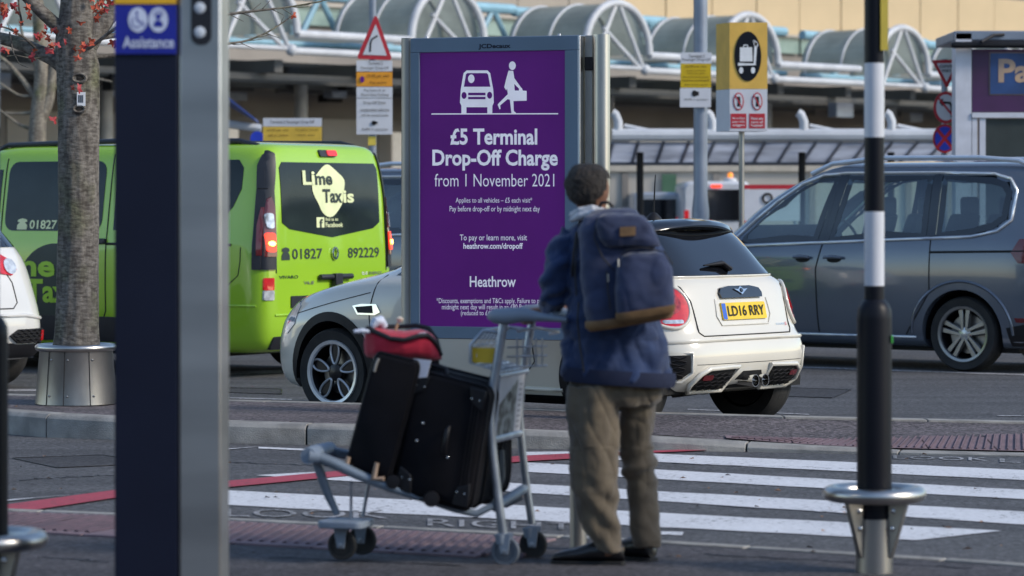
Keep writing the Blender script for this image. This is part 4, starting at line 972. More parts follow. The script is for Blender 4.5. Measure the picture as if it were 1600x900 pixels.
LB = [
 ([(105, 108), (85, 92), (55, 78), (20, 64), (-20, 55), (-120, 20)], .055, .028, .2), ([(108, 62), (85, 36), (60, 14), (38, -8), (0, -60)], .05, .03, -.1),
 ([(135, 70), (150, 48), (170, 22), (200, 0), (250, -40)], .075, .045, .1), ([(90, 90), (120, 84), (145, 72), (172, 50), (190, 38), (230, 30)], .016, .008, -.18),
 ([(150, 60), (200, 52), (270, 38), (340, 24), (400, 17), (460, 10), (515, -1)], .022, .004, .25), ([(140, 90), (230, 82), (340, 70), (385, 65), (420, 50), (450, 30), (462, 20)], .018, .0035, .3),
 ([(60, 80), (40, 60), (15, 45), (-10, 38)], .012, .005, -.1), ([(15, 50), (20, 80), (30, 100), (45, 106)], .006, .003, -.1), ([(75, 88), (50, 92), (25, 86), (10, 88)], .008, .003, -.15), ([(35, 40), (30, 15), (28, -10)], .010, .006, 0),
]
for pts_, r0, r1, dd in LB:
    limb([T(x, y, dd*i/3) for i, (x, y) in enumerate(pts_)], r0, r1, n=10 if r0 > .03 else 6, rough=.05, name='branch', parent=tree, seg=30)
random.seed(11)
for base, n_ in ((LB[4], 16), (LB[5], 16), (LB[6], 5), (LB[3], 5), (LB[0], 5)):
    pts_ = [T(x, y, base[3]*i/3) for i, (x, y) in enumerate(base[0])]; tot = poly_len(pts_)
    for k in range(n_):
        p, t_ = along(pts_, tot*(.25+.72*k/n_)); dr = (t_+V((random.uniform(-.5, .3), random.uniform(-.5, .5), random.choice((-.8, .9))*random.uniform(.4, 1)))).normalized(); l = random.uniform(.03, .12)
        limb([p, p+dr*l*.5, p+dr*l+V((.01, 0, random.uniform(-.02, .03)))], .004, .0015, n=4, rough=0, name='twig', parent=tree, seg=3)
# maple leaves, each one a piece
M_LEAF = [mat('red_leaf', (.50, .12, .045), .6, col2=(.30, .02, .025), vs=20), mat('orange_leaf', (.52, .10, .04), .6, col2=(.38, .05, .02), vs=20), mat('crimson_leaf', (.42, .05, .045), .6, col2=(.24, .012, .03), vs=20)]
lobes = []
for k in range(22):
    a = PI*2*k/22; r_ = (.5+.5*abs(math.cos(2.5*(a-PI/2))))*(1 if abs(((a-1.5*PI+PI) % (2*PI))-PI) > .5 else .45); lobes.append((math.cos(a)*r_, math.sin(a)*r_))
leaf_me = []
for mm in M_LEAF:
    q = MB(); vs_ = [V((x, .45*abs(x)-.35*y*y, y)) for x, y in lobes]; q.add([V((0, -.06, 0))]+vs_, [(0, i+1, (i+1) % 22+1) for i in range(22)]); leaf_me.append(q.mesh('leaf', mm, fix=False))
spots = [(10, 14), (2, 6), (22, 10), (45, 24), (33, 36), (72, 43), (88, 46), (108, 47), (62, 56), (76, 60), (52, 78), (76, 78), (82, 72), (116, 76), (132, 72), (150, 12), (158, 4), (165, 7), (172, 3), (148, 16), (4, 78), (12, 80), (176, 68), (125, 138), (110, 140), (142, 62), (84, 188), (60, 57), (68, 52), (90, 70), (459, 24), (-20, 30), (8, 22), (145, 66)]
for k_ in range(34): c_ = random.choice(spots[:24]); spots.append((c_[0]+random.gauss(0, 8), c_[1]+random.gauss(0, 7)))
for i, (x, y) in enumerate(spots):
    o = bpy.data.objects.new('leaf', leaf_me[i % 3]); link(o, tree); p = T(x, y, random.uniform(-.35, -.12) if x < 200 else .3)-TB
    o.location = p; o.scale = [random.uniform(.018, .040)*k_ for k_ in (1, 1, random.uniform(.7, 1.1))]; o.rotation_euler = (random.uniform(-.9, .9), random.uniform(0, 6.3), random.uniform(-.8, .8))
# ---- crossing beacon posts with a steel guard ring
def beacon(X, Y, label, group):
    o = thing('beacon_post', label, 'beacon post', (X, Y, 0), 0, group)
    q = MB(); q.lathe([(.076, 0), (.076, .225)], (0, 0, 0), 32); q.build('steel_base', M_STEEL, o, local=True, smooth=40)
    q = MB(); q.lathe([(.0705, .225), (.0705, 1.03), (.068, 1.07), (.055, 1.095), (.04, 1.11)], (0, 0, 0), 36); q.build('lower_sleeve', M_BLACK, o, local=True, smooth=40)
    zc = 1.08; k = 0
    W_ = mat('beacon_white', (.62, .64, .70), .35, vs=4, col2=(.55, .57, .62))
    segs = [(1.10, 1.165, M_BLACK), (1.165, 1.465, W_), (1.465, 1.765, M_BLACK), (1.765, 2.065, W_), (2.065, 2.45, M_BLACK), (2.45, 2.75, W_), (2.75, 3.1, M_BLACK)]
    for a, b, mm in segs:
        q = MB(); q.lathe([(.0405, a), (.0405, b)], (0, 0, 0), 32); q.build('band', mm, o, local=True, smooth=40)
    q = MB(); q.lathe([(.001, 3.05), (.10, 3.08), (.16, 3.2), (.15, 3.3), (.08, 3.38), (.001, 3.4)], (0, 0, 0), 24); q.build('globe', mat('amber_globe', (.8, .35, .03), .3), o, local=True)
    R0 = .176
    q = MB(); q.tube([(R0*math.cos(2*PI*k/56), R0*math.sin(2*PI*k/56), .325) for k in range(56)], .034, n=14, closed=True, flat=.9); q.build('guard_ring', M_STEEL, o, local=True, smooth=60)
    for a in (R(180+38), R(-38), R(90)):
        c_, s_ = math.cos(a), math.sin(a); n_ = V((-s_, c_, 0))
        q = MB(); q.prism([(.072, .0+.07), (.085, .07), (.158, .295), (.158, .31), (.072, .29)], lambda r_, z_, d_: V((c_*r_, s_*r_, z_))+n_*d_, -.012, .012); br = q.build('bracket', M_STEEL2, o, local=True, bev=.003)
        for rr_, zz in ((.10, .26), (.095, .19)):
            for sg in (-1, 1):
                q = MB(); cpt = V((c_*rr_, s_*rr_, zz))+n_*sg*.016; q.lathe([(.001, -.006), (.009, -.004), (.011, .0), (.009, .004), (.001, .006)], cpt, 10, 'y'); q.build('bolt', M_CHROME, br, local=True, smooth=60)
    return o
b1 = beacon((1366-800)/F*12.68, 12.68, 'black and white beacon post at the right of the crossing', 'beacon posts with steel guard rings')
q = MB(); q.box((.036, -.03, 2.23), (.03, .03, .23)); q.build('yellow_label', mat('label_yellow', (.72, .55, .08), .5), b1, local=True)
q = MB(); q.box((.068, -.03, .95), (.006, .02, .03)); q.build('green_sticker', mat('green_sticker', (.1, .6, .1), .5), b1, local=True)
b2 = beacon((-19-800)/F*10.95, 10.95, 'black beacon post with guard ring cut by the left edge', 'beacon posts with steel guard rings')
# ---- sign totem in the foreground
TD = 10.6
x0, x1, x2 = (178-800)/F*TD, (277-800)/F*TD, (343-800)/F*TD
to = thing('sign_totem', 'tall navy and steel totem with a blue assistance sign in the foreground', 'sign totem', ((x0+x2)/2, TD, 0))
def tx(px): return (px-800)/F*TD-(x0+x2)/2
def tz(py): return CAMH-(py-HZ)/F*TD
mb = MB(); ang = R(0)
q = MB(); q.box(((tx(178)+tx(277))/2+.001, .15, 1.6), (tx(277)-tx(178), .28, 3.2)); q.build('navy_panel', M_NAVY, to, local=True, bev=.003)
q = MB(); q.box(((tx(279)+tx(345))/2, .16, 1.6), (tx(345)-tx(279), .30, 3.2)); stp = q.build('steel_panel', mat('totem_steel', (.62, .61, .59), .38, 1, col2=(.46, .455, .445), vs=1.6, vdet=5, rvar=.1, stretch=(.3, .3, 2.2)), to, local=True, bev=.008)
q = MB(); q.box(((tx(178)+tx(277))/2, .004, (tz(8)+tz(84))/2), (tx(277)-tx(180)-.002, .008, tz(8)-tz(84))); bs = q.build('blue_sign', mat('sign_blue', (.012, .02, .30), .4), to, local=True)
q = MB(); q.box(((tx(178)+tx(277))/2, .004, (tz(-24)+tz(6))/2), (tx(277)-tx(180)-.002, .008, tz(-24)-tz(6))); q.build('yellow_sign', mat('sign_yellow', (.75, .42, .02), .4), to, local=True)
def tf(a, b, k=1): return V((tx(a), -.001-.001*k, tz(b)))
def tshape(pts, m, k=1, nm='sign_print'):
    q = MB(); q.sheet([tf(x, y, k) for x, y in pts]); return q.build(nm, m, bs, local=True, smooth=None, fix=False)
M_PALE = mat('pale_blue_print', (.62, .68, .85), .4)
tshape(ell(215.5, 31, 15, 19.5, 28), M_PALE); tshape(ell(247.5, 31, 15, 19.5, 28), M_PALE)
M_SB = MC['sign_blue']
tshape(ell(214, 20, 2.2, 2.6, 10), M_SB, 2); tshape(stroke([(214, 24), (215, 33), (222, 34), (225, 41)], 2.4), M_SB, 2)
for (cx, cy) in ((213, 35),):
    o_ = [(cx+7*math.cos(R(a)), cy+8*math.sin(R(a))) for a in range(20, 250, 15)]; tshape(stroke(o_, 1.6), M_SB, 2)
tshape(ell(247.5, 26, 4, 5, 12), M_SB, 2); tshape([(240, 42), (241, 35), (245, 32), (250, 32), (254, 35), (255, 42)], M_SB, 2)
tshape(stroke([(241, 25), (242, 19), (247.5, 16.5), (253, 19), (254, 25)], 1.5), M_SB, 2)
lettering('Assistance', lambda a, b: tf(a, 75+(57-75)*b, 1), 192, 272, 0, 1, M_PALE, bs, .02, local=True)
q = MB(); q.prism([(x, z) for x, z in rrect(tx(298), tz(70), tx(330), tz(-30), .03, 6)], lambda a, b, d: V((a, d, b)), .006, .012); sl = q.build('slot', mat('slot_black', (.015, .015, .02), .35), to, local=True)
for y in (12, 50):
    q = MB(); q.lathe([(.001, .0), (.016, .001), (.024, .006)], (tx(312), .003, tz(y)), 16, 'y'); q.build('lamp_lens', mat('lens_white', (.6, .65, .72), .15), sl, local=True)
# ---- short steel bollard hidden by the man's leg
bo = thing('bollard', 'plain stainless steel bollard standing just behind the man in khaki trousers', 'bollard', ((903.5-800)/F*13.5, 13.5, 0))
q = MB(); q.lathe([(.037, 0), (.037, .80)], (0, 0, 0), 28); q.build('tube', M_STEEL2, bo, local=True, smooth=40)
q = MB(); q.lathe([(.037, .80), (.035, .83), (.02, .85), (.001, .855)], (0, 0, 0), 28); q.build('cap', M_STEEL, bo, local=True, smooth=60)
# ------------------------------------------------------------------ background
M_TUBE = mat('white_tube_paint', (.60, .62, .66), .4, vs=2, col2=(.48, .50, .54)); M_LBLUE = mat('pale_blue_steel', (.28, .50, .62), .45, vs=3)
M_VAULT = mat_translucent('grey_green_glazing', (.52, .57, .52), .45)
M_BEIGE = mat('beige_panel', (.36, .315, .265), .6, col2=(.31, .27, .225), vs=.5); M_BEIGE_LIT = mat('sunlit_beige_panel', (.60, .46, .28), .6, col2=(.53, .41, .25), vs=.5)  # second beige has the warm sunlight on the right end painted in
M_SOFF = mat('dark_soffit', (.10, .10, .10), .8, vs=.6, col2=(.06, .06, .06)); M_WALLD = mat('taupe_wall', (.30, .27, .24), .8, vs=.3, col2=(.20, .18, .165))
M_WALLB = mat('pale_taupe_wall', (.50, .46, .41), .8, vs=.4, col2=(.40, .37, .33)); M_TEAL = mat('teal_window', (.09, .17, .17), .12, coat=.5, vs=.8, col2=(.25, .36, .34))
M_GPOLE = mat('grey_blue_galvanised', (.25, .29, .36), .4, .3, vs=3, col2=(.20, .23, .29)); M_SIGNW = mat('sign_white', (.62, .63, .68), .5, vs=5, col2=(.58, .59, .64))
FR = math.atan2(.745, .667)
tb = thing('terminal_building', 'beige panelled terminal building filling the background above the white canopy', 'building', (-6.1, 66.7, 0), FR)
cn = thing('arched_canopy', 'white tubular steel canopy with glazed barrel vaults along the terminal front', 'canopy', (-6.1, 66.7, 0), FR)
S0, S1 = -34.5, 45.0; YB = 12.0; GW = 6.8
def bx(name, m, par, x0, x1, y0, y1, z0, z1, bev=0):
    q = MB(); q.box(((x0+x1)/2, (y0+y1)/2, (z0+z1)/2), (x1-x0, y1-y0, z1-z0)); return q.build(name, m, par, local=True, bev=bev)
bx('shell', M_WALLD, tb, S0, 60, YB+.3, YB+10, 0, 16)
pm = {}
def panel(x, z, wd, ht, m):
    key = (round(wd, 2), round(ht, 2), m.name)
    if key not in pm:
        q = MB(); q.box((0, 0, 0), (wd-.05, .12, ht-.05)); pm[key] = q.mesh('facade_panel', m)
    o = link(bpy.data.objects.new('facade_panel', pm[key]), tb); o.location = (x+wd/2, YB+.24+random.uniform(-.012, .012), z+ht/2)
    return o
x = S0
while x < 58:
    for z, h in ((6.95, 1.80), (8.85, 1.75), (10.6, 1.75), (12.35, 1.75)):
        if z < 9 or x > 0: panel(x, z, 2.3, h, M_BEIGE_LIT if x > 27.5 else M_BEIGE)
    x += 2.3
x = S0
while x < 58:
    o = bx('ribbon_window', M_TEAL, tb, x+.06, x+2.24, YB+.16, YB+.30, 6.35, 6.86); x += 2.3
bx('string_course', M_WALLB, tb, S0, 58, YB-.02, YB+.3, 6.87, 6.95)
x = S0; i = 0
random.seed(5)
while x < 50:
    k = random.random()
    m_ = M_WALLB if (i % 4) in (1, 2) else M_WALLD
    bx('wall_panel', m_, tb, x+.02, x+1.98, GW-.12, GW-.02, .3, 3.6)
    if i % 5 == 3:
        bx('door', M_BPLAS, tb, x+.2, x+1.7, GW-.22, GW-.10, 0, 2.3)
    x += 2.0; i += 1
bx('ground_floor_wall', M_WALLD, tb, S0, 58, GW, YB+.3, 0, 4.62)
warm = bx('lit_window', mat('lit_warm_window', (.5, .36, .18), .4, emit=.55, ecol=(1, .68, .30)), tb, 27.6, 31.2, GW-.20, GW-.06, 2.2, 3.2)
for x in (3, 12, 21.5): bx('glow_panel', mat('faint_glow_panel', (.5, .47, .42), .5, emit=.16, ecol=(1, .93, .82)), tb, x, x+3.6, GW-.18, GW-.04, 2.3, 3.3)  # wall panels lightened by a faint glow of their own
# canopy: soffit, columns, tubes, arches
bx('soffit', M_SOFF, cn, S0, 48, 3.0, 12.0, 4.63, 4.74)
x = S0
while x < 48:
    bx('soffit_beam', M_SOFF, cn, x, x+.25, .3, 6.7, 4.34, 4.62); x += 3.02
for y in (.8, 2.2, 4.5): bx('soffit_rib', mat('mid_grey_steel', (.10, .10, .10), .6), cn, S0, 48, y, y+.14, 4.2, 4.34)
for i in range(-5, 8):
    x = .9+6.05*i-(.8 if i == 3 else 0); dn = .05*max(0, i-1)
    q = MB(); q.lathe([(.16, 0), (.16, 4.6)], (x-.6, 4.2, 0), 16); q.build('column', mat('column_grey', (.36, .35, .33), .6), cn, local=True)
    r = 1.22; zb_ = 5.2-dn
    for yy, rr_, nm in ((0, .095, 'arch_tube'), (1.2, .035, 'vault_rib'), (2.4, .04, 'vault_rib')):
        q = MB(); q.tube([(x+r*math.cos(PI*k/20), yy, zb_+1.22*math.sin(PI*k/20)) for k in range(21)], rr_, n=8); q.build(nm, M_TUBE, cn, local=True, smooth=60)
    for a, b in (((x-.05, 0, zb_+1.2), (x-.95, 0, zb_-.35)), ((x+.05, 0, zb_+1.2), (x+.98, 0, zb_-.35)), ((x-.55, 0, zb_+.6), (x+.85, 0, zb_-.35)), ((x-.95, 0, zb_-.35), (x+.98, 0, zb_-.35))):
        q = MB(); q.tube([a, b], .055, n=8); q.build('strut', M_TUBE, cn, local=True)
    q = MB(); q.lathe([(.001, -.14), (.10, -.1), (.14, 0), (.10, .1), (.001, .14)], (x+1.02, -.04, zb_-.38), 12); q.build('node', M_TUBE, cn, local=True, smooth=60)
    q = MB(); ra, rb_ = [], []
    A = [V((x+(r-.06)*math.cos(PI*k/20), 0.1, zb_+1.22*math.sin(PI*k/20))) for k in range(21)]; B2 = [p+V((0, 2.5, 0)) for p in A]
    for k in range(20): q.add([A[k], A[k+1], B2[k+1], B2[k]], [(0, 1, 2, 3)])
    q.build('vault_glazing', M_VAULT, cn, local=True, smooth=60)
    # tubes between this arch and the next
    for z_, yy, rr_ in ((zb_-.02, 0, .095), (zb_-.40, -.05, .085)):
        q = MB(); q.tube([(x+(1.22 if z_ > zb_-.1 else 1.0), yy, z_), (x+6.05-(1.22 if z_ > zb_-.1 else .95), yy, z_)], rr_, n=10); q.build('edge_tube', M_TUBE, cn, local=True)
    q = MB(); q.add([(x+1.25, .2, zb_-.02), (x+4.8, .2, zb_-.02), (x+4.8, 2.4, zb_-.01), (x+1.25, 2.4, zb_-.01)], [(0, 1, 2, 3)]); q.build('flat_glazing', M_VAULT, cn, local=True)
    # pale blue lattice girder behind
    zt_, zb2 = 6.35-dn, 5.2-dn
    q = MB(); q.tube([(x, 3.4, zt_), (x+6.05, 3.4, zt_)], .13, n=8); q.build('girder_chord', M_LBLUE, cn, local=True)
    q = MB(); q.tube([(x, 3.4, zb2), (x+6.05, 3.4, zb2)], .10, n=8); q.build('girder_chord', M_LBLUE, cn, local=True)
    for k in range(4):
        xa = x+k*1.51
        for a, b in (((xa, 3.4, zb2), (xa+.755, 3.4, zt_)), ((xa+.755, 3.4, zt_), (xa+1.51, 3.4, zb2))):
            q = MB(); q.tube([a, b], .075, n=6); q.build('girder_web', M_LBLUE, cn, local=True)
# low walkway roof in the middle distance
wk0 = P(1225, 330, 53); wk = thing('walkway_roof', 'low translucent ribbed walkway roof on dark posts in front of the terminal', 'walkway roof', (wk0.x, 53, 0))
def wz(y, d): return CAMH-(y-HZ)/F*d
xa_, xb_ = P(953, 0, 53).x-wk0.x, P(1620, 0, 53).x-wk0.x
q = MB(); q.tube([(xa_, -1.2, wz(211, 51.8)), (xb_, -1.2, wz(211, 51.8))], .11, n=10); q.build('edge_tube', M_TUBE, wk, local=True)
q = MB(); q.tube([(xa_, 1.2, wz(254, 54.2)), (xb_, 1.2, wz(254, 54.2))], .05, n=8); q.build('eaves_tube', M_GPOLE, wk, local=True)
x = xa_; i = 0
M_PANE = mat_translucent('milky_roof_sheet', (.82, .84, .88), .75)
while x < xb_:
    q = MB(); z0, z1 = wz(222, 51.9), wz(252, 54.2); q.hexa([(x+.02, -1.1, z0-.02), (x+.40, -1.1, z0-.02), (x+.40, 1.2, z1-.02), (x+.02, 1.2, z1-.02)], [(x+.02, -1.1, z0), (x+.40, -1.1, z0), (x+.40, 1.2, z1), (x+.02, 1.2, z1)]); q.build('roof_sheet', M_PANE, wk, local=True)
    q = MB(); q.tube([(x+.01, -1.1, z0+.0), (x+.01, 1.2, z1)], .028, n=6); q.build('roof_rib', M_GPOLE, wk, local=True); x += .42; i += 1
for px in (1000, 1090, 1253, 1392, 1560):
    xx = P(px, 0, 53).x-wk0.x; q = MB(); q.lathe([(.06, 0), (.06, wz(225, 53))], (xx, 0, 0), 12); q.build('post', M_BPLAS, wk, local=True)
for px in (966, 1113, 1256, 1393):
    xx = P(px, 0, 51.8).x-wk0.x; q = MB(); q.tube([(xx, -1.2, wz(212, 51.8)), (xx, -1.2, wz(190, 51.8)), (xx-.05, -1.2, wz(179, 51.8)), (xx-.10, -1.2, wz(176, 51.8))], .075, n=10); q.build('upstand', M_TUBE, wk, local=True)
    q = MB(); q.tube([(xx+.1, -1.15, wz(196, 51.8)), (xx+.9, -1.1, wz(211, 51.8))], .035, n=6); q.build('stay', M_TUBE, wk, local=True)
lw = P(1225, 330, 62); wl = thing('low_wall', 'long low beige wall under the walkway roof', 'wall', (lw.x, 62, 0))
bx('masonry', M_WALLB, wl, -5.5, 9, 0, .3, 0, wz(268, 62)); bx('coping', mat('pale_coping', (.50, .45, .38), .7), wl, -5.5, 9, -.08, .34, wz(268, 62)+.002, wz(256, 62))
for x in (-3.2, -1.4, .5, 2.4, 4.3): bx('pilaster', M_WALLD, wl, x, x+.12, -.05, -.002, 0, wz(270, 62))
q = P(1046, 288, 61.8)-V((lw.x, 62, 0)); bx('green_sign', mat('dull_green', (.06, .14, .08), .6), wl, q.x-.14, q.x+.14, -.09, -.055, q.z-.2, q.z+.2)
# far vehicles
def far_van(px0, px1, ytop, d, name, label, m_, lit, rz=0):
    xw = (px1-px0)/F*d; c = P((px0+px1)/2, 0, d); zt_ = wz(ytop, d)
    o = thing(name, label, 'van', (c.x, d, 0), rz)
    q = MB(); rings = []
    for y, f, zz in ((0, .94, .97), (.06, 1, 1), (3.0, 1, 1), (4.1, .95, .62), (4.3, .85, .55)):
        rings.append([(x, y, z) for x, z in rrect(-xw/2*f, .3, xw/2*f, zt_*zz, .12)])
    q.loft(rings); q.build('body', m_, o, local=True, smooth=40)
    bx('rear_window', M_BGL, o, -xw*.30, xw*.42, -.02, .02, zt_*.62, zt_*.92)
    bx('bumper', M_BPLAS, o, -xw*.48, xw*.48, -.08, .1, .32, .55)
    for sg in (-1, 1):
        bx('tail_light', M_LENS, o, min(sg*.49*xw, sg*.42*xw), max(sg*.49*xw, sg*.42*xw), -.025, .03, zt_*.45, zt_*.72)
        for yy in (.8, 3.3):
            q = MB(); q.lathe([(.2, -.1), (.32, -.1), (.34, 0), (.32, .1), (.2, .1)], (sg*(xw/2-.12), yy, .33), 20, 'x'); q.build('wheel', M_TYRE, o, local=True)
    if lit:
        bx('brake_light', M_LAMPON, o, -.10, .08, -.03, .0, zt_*.94, zt_*.965)
        q = MB(); q.lathe([(.12, 0), (.11, .05), (.05, .07)], (.28, .5, zt_), 14); bc = q.build('beacon_base', M_TUBE, o, local=True)
        q = MB(); q.lathe([(.05, .07), (.05, .13), (.03, .16), (.001, .16)], (.28, .5, zt_), 14); q.build('beacon', mat('amber_beacon', (.8, .22, .02), .3, emit=.5, ecol=(1, .3, .03)), bc, local=True)
    return o
far_van(1068, 1172, 283, 57, 'works_van', 'white van with amber beacon and lit brake light between the sign posts', mat('van_white', (.62, .64, .68), .3, coat=.5), True)
far_van(990, 1062, 300, 59, 'silver_van', 'small silver van in the distance left of the lamp column', mat('van_silver', (.42, .45, .50), .3, .3, coat=.5), False)
c2 = copy_tree(mpv.o); c2.location = (-1.283, 33.69, 0); c2['label'] = 'dark people carrier almost wholly hidden behind the purple poster board'
# red and white notice
o = thing('red_topped_notice', 'white notice board with a red header behind the slate grey car', 'notice board', P(1192, 330, 45)*1); o.location.z = 0; WM[o] = Matrix.Translation(o.location)
cx = o.location.x
def bxw(name, m_, par, px0, px1, py0, py1, d, t=.03, dy=0, bev=0):
    a, b = P(px0, py1, d), P(px1, py0, d); q = MB(); q.box(((a.x+b.x)/2, d+t/2+dy, (a.z+b.z)/2), (b.x-a.x, t, b.z-a.z)); return q.build(name, m_, par, bev=bev)
bxw('board', M_SIGNW, o, 1163, 1250, 296, 345, 45); bxw('header', mat('sign_red', (.50, .02, .035), .5), o, 1163, 1250, 288.5, 295.6, 45)
for px in (1170, 1243):
    a = P(px, 340, 45.06); q = MB(); q.lathe([(.03, 0), (.03, 1.6)], (a.x, 45.09, 0), 10); q.build('post', M_GPOLE, o)
lettering('Q', lambda a, b: P(a, 322+(301-322)*b, 44.985), 1190, 1208, 0, 1, M_RUB, o, .03)
# signs
M_SRED = mat('sign_red', (.50, .02, .035), .5); M_SORG = mat('sign_orange', (.80, .33, .02), .5); M_SYEL = mat('sign_ochre', (.72, .47, .06), .5)
def disc(name, cx, cy, rx, ry, d, m_, par, dy=0, t=.02, n=28):
    q = MB(); q.prism(ell(cx, cy, rx, ry, n), lambda a, b, dd: P(a, b, d)+V((0, dd, 0)), dy, dy+t); return q.build(name, m_, par)
def flat(name, pts, d, m_, par, dy=0, t=.003):
    q = MB(); q.prism(pts, lambda a, b, dd: P(a, b, d)+V((0, dd, 0)), dy, dy+t); return q.build(name, m_, par, smooth=None)
def stack_sign(name, label, cat, px, d, w_):
    c = P(px, 330, d); return thing(name, label, cat, (c.x, d, 0))
def words(rows, d, par, m_=None, bold=.0):
    for t, x0, x1, y0, y1 in rows: lettering(t, lambda a, b, y0=y0, y1=y1: P(a, y1+(y0-y1)*b, d), x0, x1, 0, 1, m_ or M_RUB, par, bold)
d = 38; o = stack_sign('bend_sign', 'red edged warning triangle for a right bend above stacked notice plates', 'road sign', 582, d, 0)
a = P(582, 10, d+.06); q = MB(); q.lathe([(.045, 0), (.045, wz(0, d)+.6)], (a.x, d+.08, 0), 14); q.build('pole', M_GPOLE, o)
flat('triangle', [(585.5, 25), (589, 25.5), (612, 90), (610, 94), (560, 92), (558.5, 88)], d, M_SRED, o, -.01, .02)
flat('triangle_face', [(587, 38), (604.5, 87), (567, 85.5)], d, M_SIGNW, o, -.016, .004)
flat('bend_arrow', stroke([(578.5, 81), (579, 68), (581, 62), (585, 59), (590, 56)], 2.6), d, M_RUB, o, -.020, .003)
for nm, m_, y0, y1 in (('notice_plate', M_SIGNW, 94.5, 111.5), ('fee_plate', M_SORG, 112.5, 135), ('notice_plate', M_SIGNW, 136, 153), ('notice_plate', M_SIGNW, 154, 210)):
    pl_ = bxw(nm, m_, o, 557, 613, y0, y1, d, .02)
words([('Terminal 2', 575, 598, 96, 101), ('Passenger Drop-Off', 564, 607, 104, 109), ('£5.00 per visit', 573, 608, 116, 122), ('Pay online', 578, 604, 127, 132), ('Pay here or at', 569, 602, 139, 144), ('Short Stay Parking', 564, 607, 146, 151), ('Drop-Off Zone', 568, 602, 158, 164), ('unattended vehicles', 563, 608, 169, 174), ('will be towed away', 564, 607, 178, 183), ('ANPR in operation', 565, 606, 200, 205)], d-.012, o)
disc('price_dot', 566, 124, 3.4, 5, d, M_PUR, o, -.014, .003); disc('camera_symbol', 584, 192, 3.5, 3.5, d, M_RUB, o, -.014, .003); bxw('camera_symbol', M_RUB, o, 584, 590, 190, 194, d, .003, -.014)
bxw('yellow_collar', mat('label_yellow', (.72, .55, .08), .5), o, 575, 587, 213, 227, d, .10, .03)
# yellow and white board above the van roof
d = 40; o = stack_sign('drop_off_board', 'wide yellow notice board with white header seen above the lime van roof', 'notice board', 456, d, 0)
bxw('header', M_SIGNW, o, 411, 502.5, 184.5, 197.5, d, .04); bxw('panel', M_SYEL, o, 411, 502.5, 198, 236, d, .04)
words([('Terminal 2 Passenger Drop-Off', 422, 491, 188, 194)], d-.01, o); words([('£5.00 per visit', 417, 451, 201, 206), ('Pay before midnight', 462, 498, 201, 205), ('call or online', 419, 450, 209, 213), ('next day', 464, 492, 209, 213)], d-.01, o, mat('brown_print', (.16, .09, .02), .6))
for px in (420, 494):
    a = P(px, 0, d+.08); q = MB(); q.lathe([(.04, 0), (.04, wz(190, d))], (a.x, d+.08, 0), 10); q.build('post', M_GPOLE, o)
# lamp column with drop-off sign
d = 38; a = P(1094.5, 0, d); o = thing('lamp_column', 'thick grey blue lamp column rising out of the picture', 'lamp column', (a.x, d, 0))
q = MB(); q.lathe([(.105, 0), (.105, 1.4), (.085, 1.6), (.085, 5.5), (.06, 9)], (0, 0, 0), 24); q.build('shaft', M_GPOLE, o, local=True, smooth=40)
q = MB(); q.tube([(0, 0, 9), (-.2, -.3, 9.2), (-.8, -1.0, 9.3)], .04, n=10); q.build('arm', M_GPOLE, o, local=True); bx('lantern', M_GPOLE, o, -1.1, -.7, -1.6, -.9, 9.24, 9.36, .03)
o = thing('drop_off_sign', 'small white and yellow drop-off notice fixed to the grey lamp column', 'notice sign', (a.x, d-.13, wz(125, d)))
d2 = d-.13
bxw('header', M_SIGNW, o, 1063.5, 1112, 82, 99, d2); bxw('yellow_panel', mat('sign_gold', (.62, .42, .0), .5), o, 1063.5, 1111, 99.5, 137, d2); bxw('camera_panel', M_SIGNW, o, 1062.5, 1111, 137.5, 167.5, d2)
words([('Terminal 2', 1076, 1101, 85, 90), ('Passenger Drop-Off', 1066, 1110, 91, 96), ('£5.00 per visit', 1071, 1104, 102, 106), ('Pay online or by phone', 1067, 1108, 119, 122), ('heathrow.com/dropoff', 1067, 1108, 124, 128), ('before midnight next day', 1070, 1106, 131, 134), ('ANPR in operation', 1069, 1106, 154, 157.5)], d2-.006, o)
disc('camera_symbol', 1085, 146, 4, 5, d2, M_RUB, o, -.006, .003); bxw('camera_symbol', M_RUB, o, 1086, 1092, 143, 149, d2, .003, -.006)
words([('for up to ten minutes', 1073, 1103, 109, 112), ('then a fee applies', 1074, 1102, 113.5, 116)], d2-.006, o)
# yellow trolley point box sign
d = 33; a = P(1160, 0, d); o = thing('trolley_point_sign', 'tall yellow and white box sign with a black luggage trolley symbol on a thin post', 'sign', (a.x, d, 0))
q = MB(); q.lathe([(.03, 0), (.03, wz(205, d))], (0, .12, 0), 14); q.build('post', M_STEEL2, o, local=True)
def box_sign(nm, m_, y0, y1):
    A = P(1140, y1, d); B_ = P(1199, y0, d); Lx = A.x-.12; q = MB()
    q.hexa([(A.x, d, A.z), (B_.x, d+.0, A.z), (B_.x-.10, d+.34, A.z), (Lx, d+.34, A.z)], [(A.x, d, B_.z), (B_.x, d, B_.z), (B_.x-.10, d+.34, B_.z), (Lx, d+.34, B_.z)]); return q.build(nm, m_, o)
M_SIGNY = mat('sign_warm_yellow', (.78, .47, .09), .45); box_sign('yellow_box', M_SIGNY, 35, 139); box_sign('white_box', M_SIGNW, 139.3, 205)
disc('black_oval', 1168.5, 88, 21, 39, d, M_BLACK, o, -.008, .006)
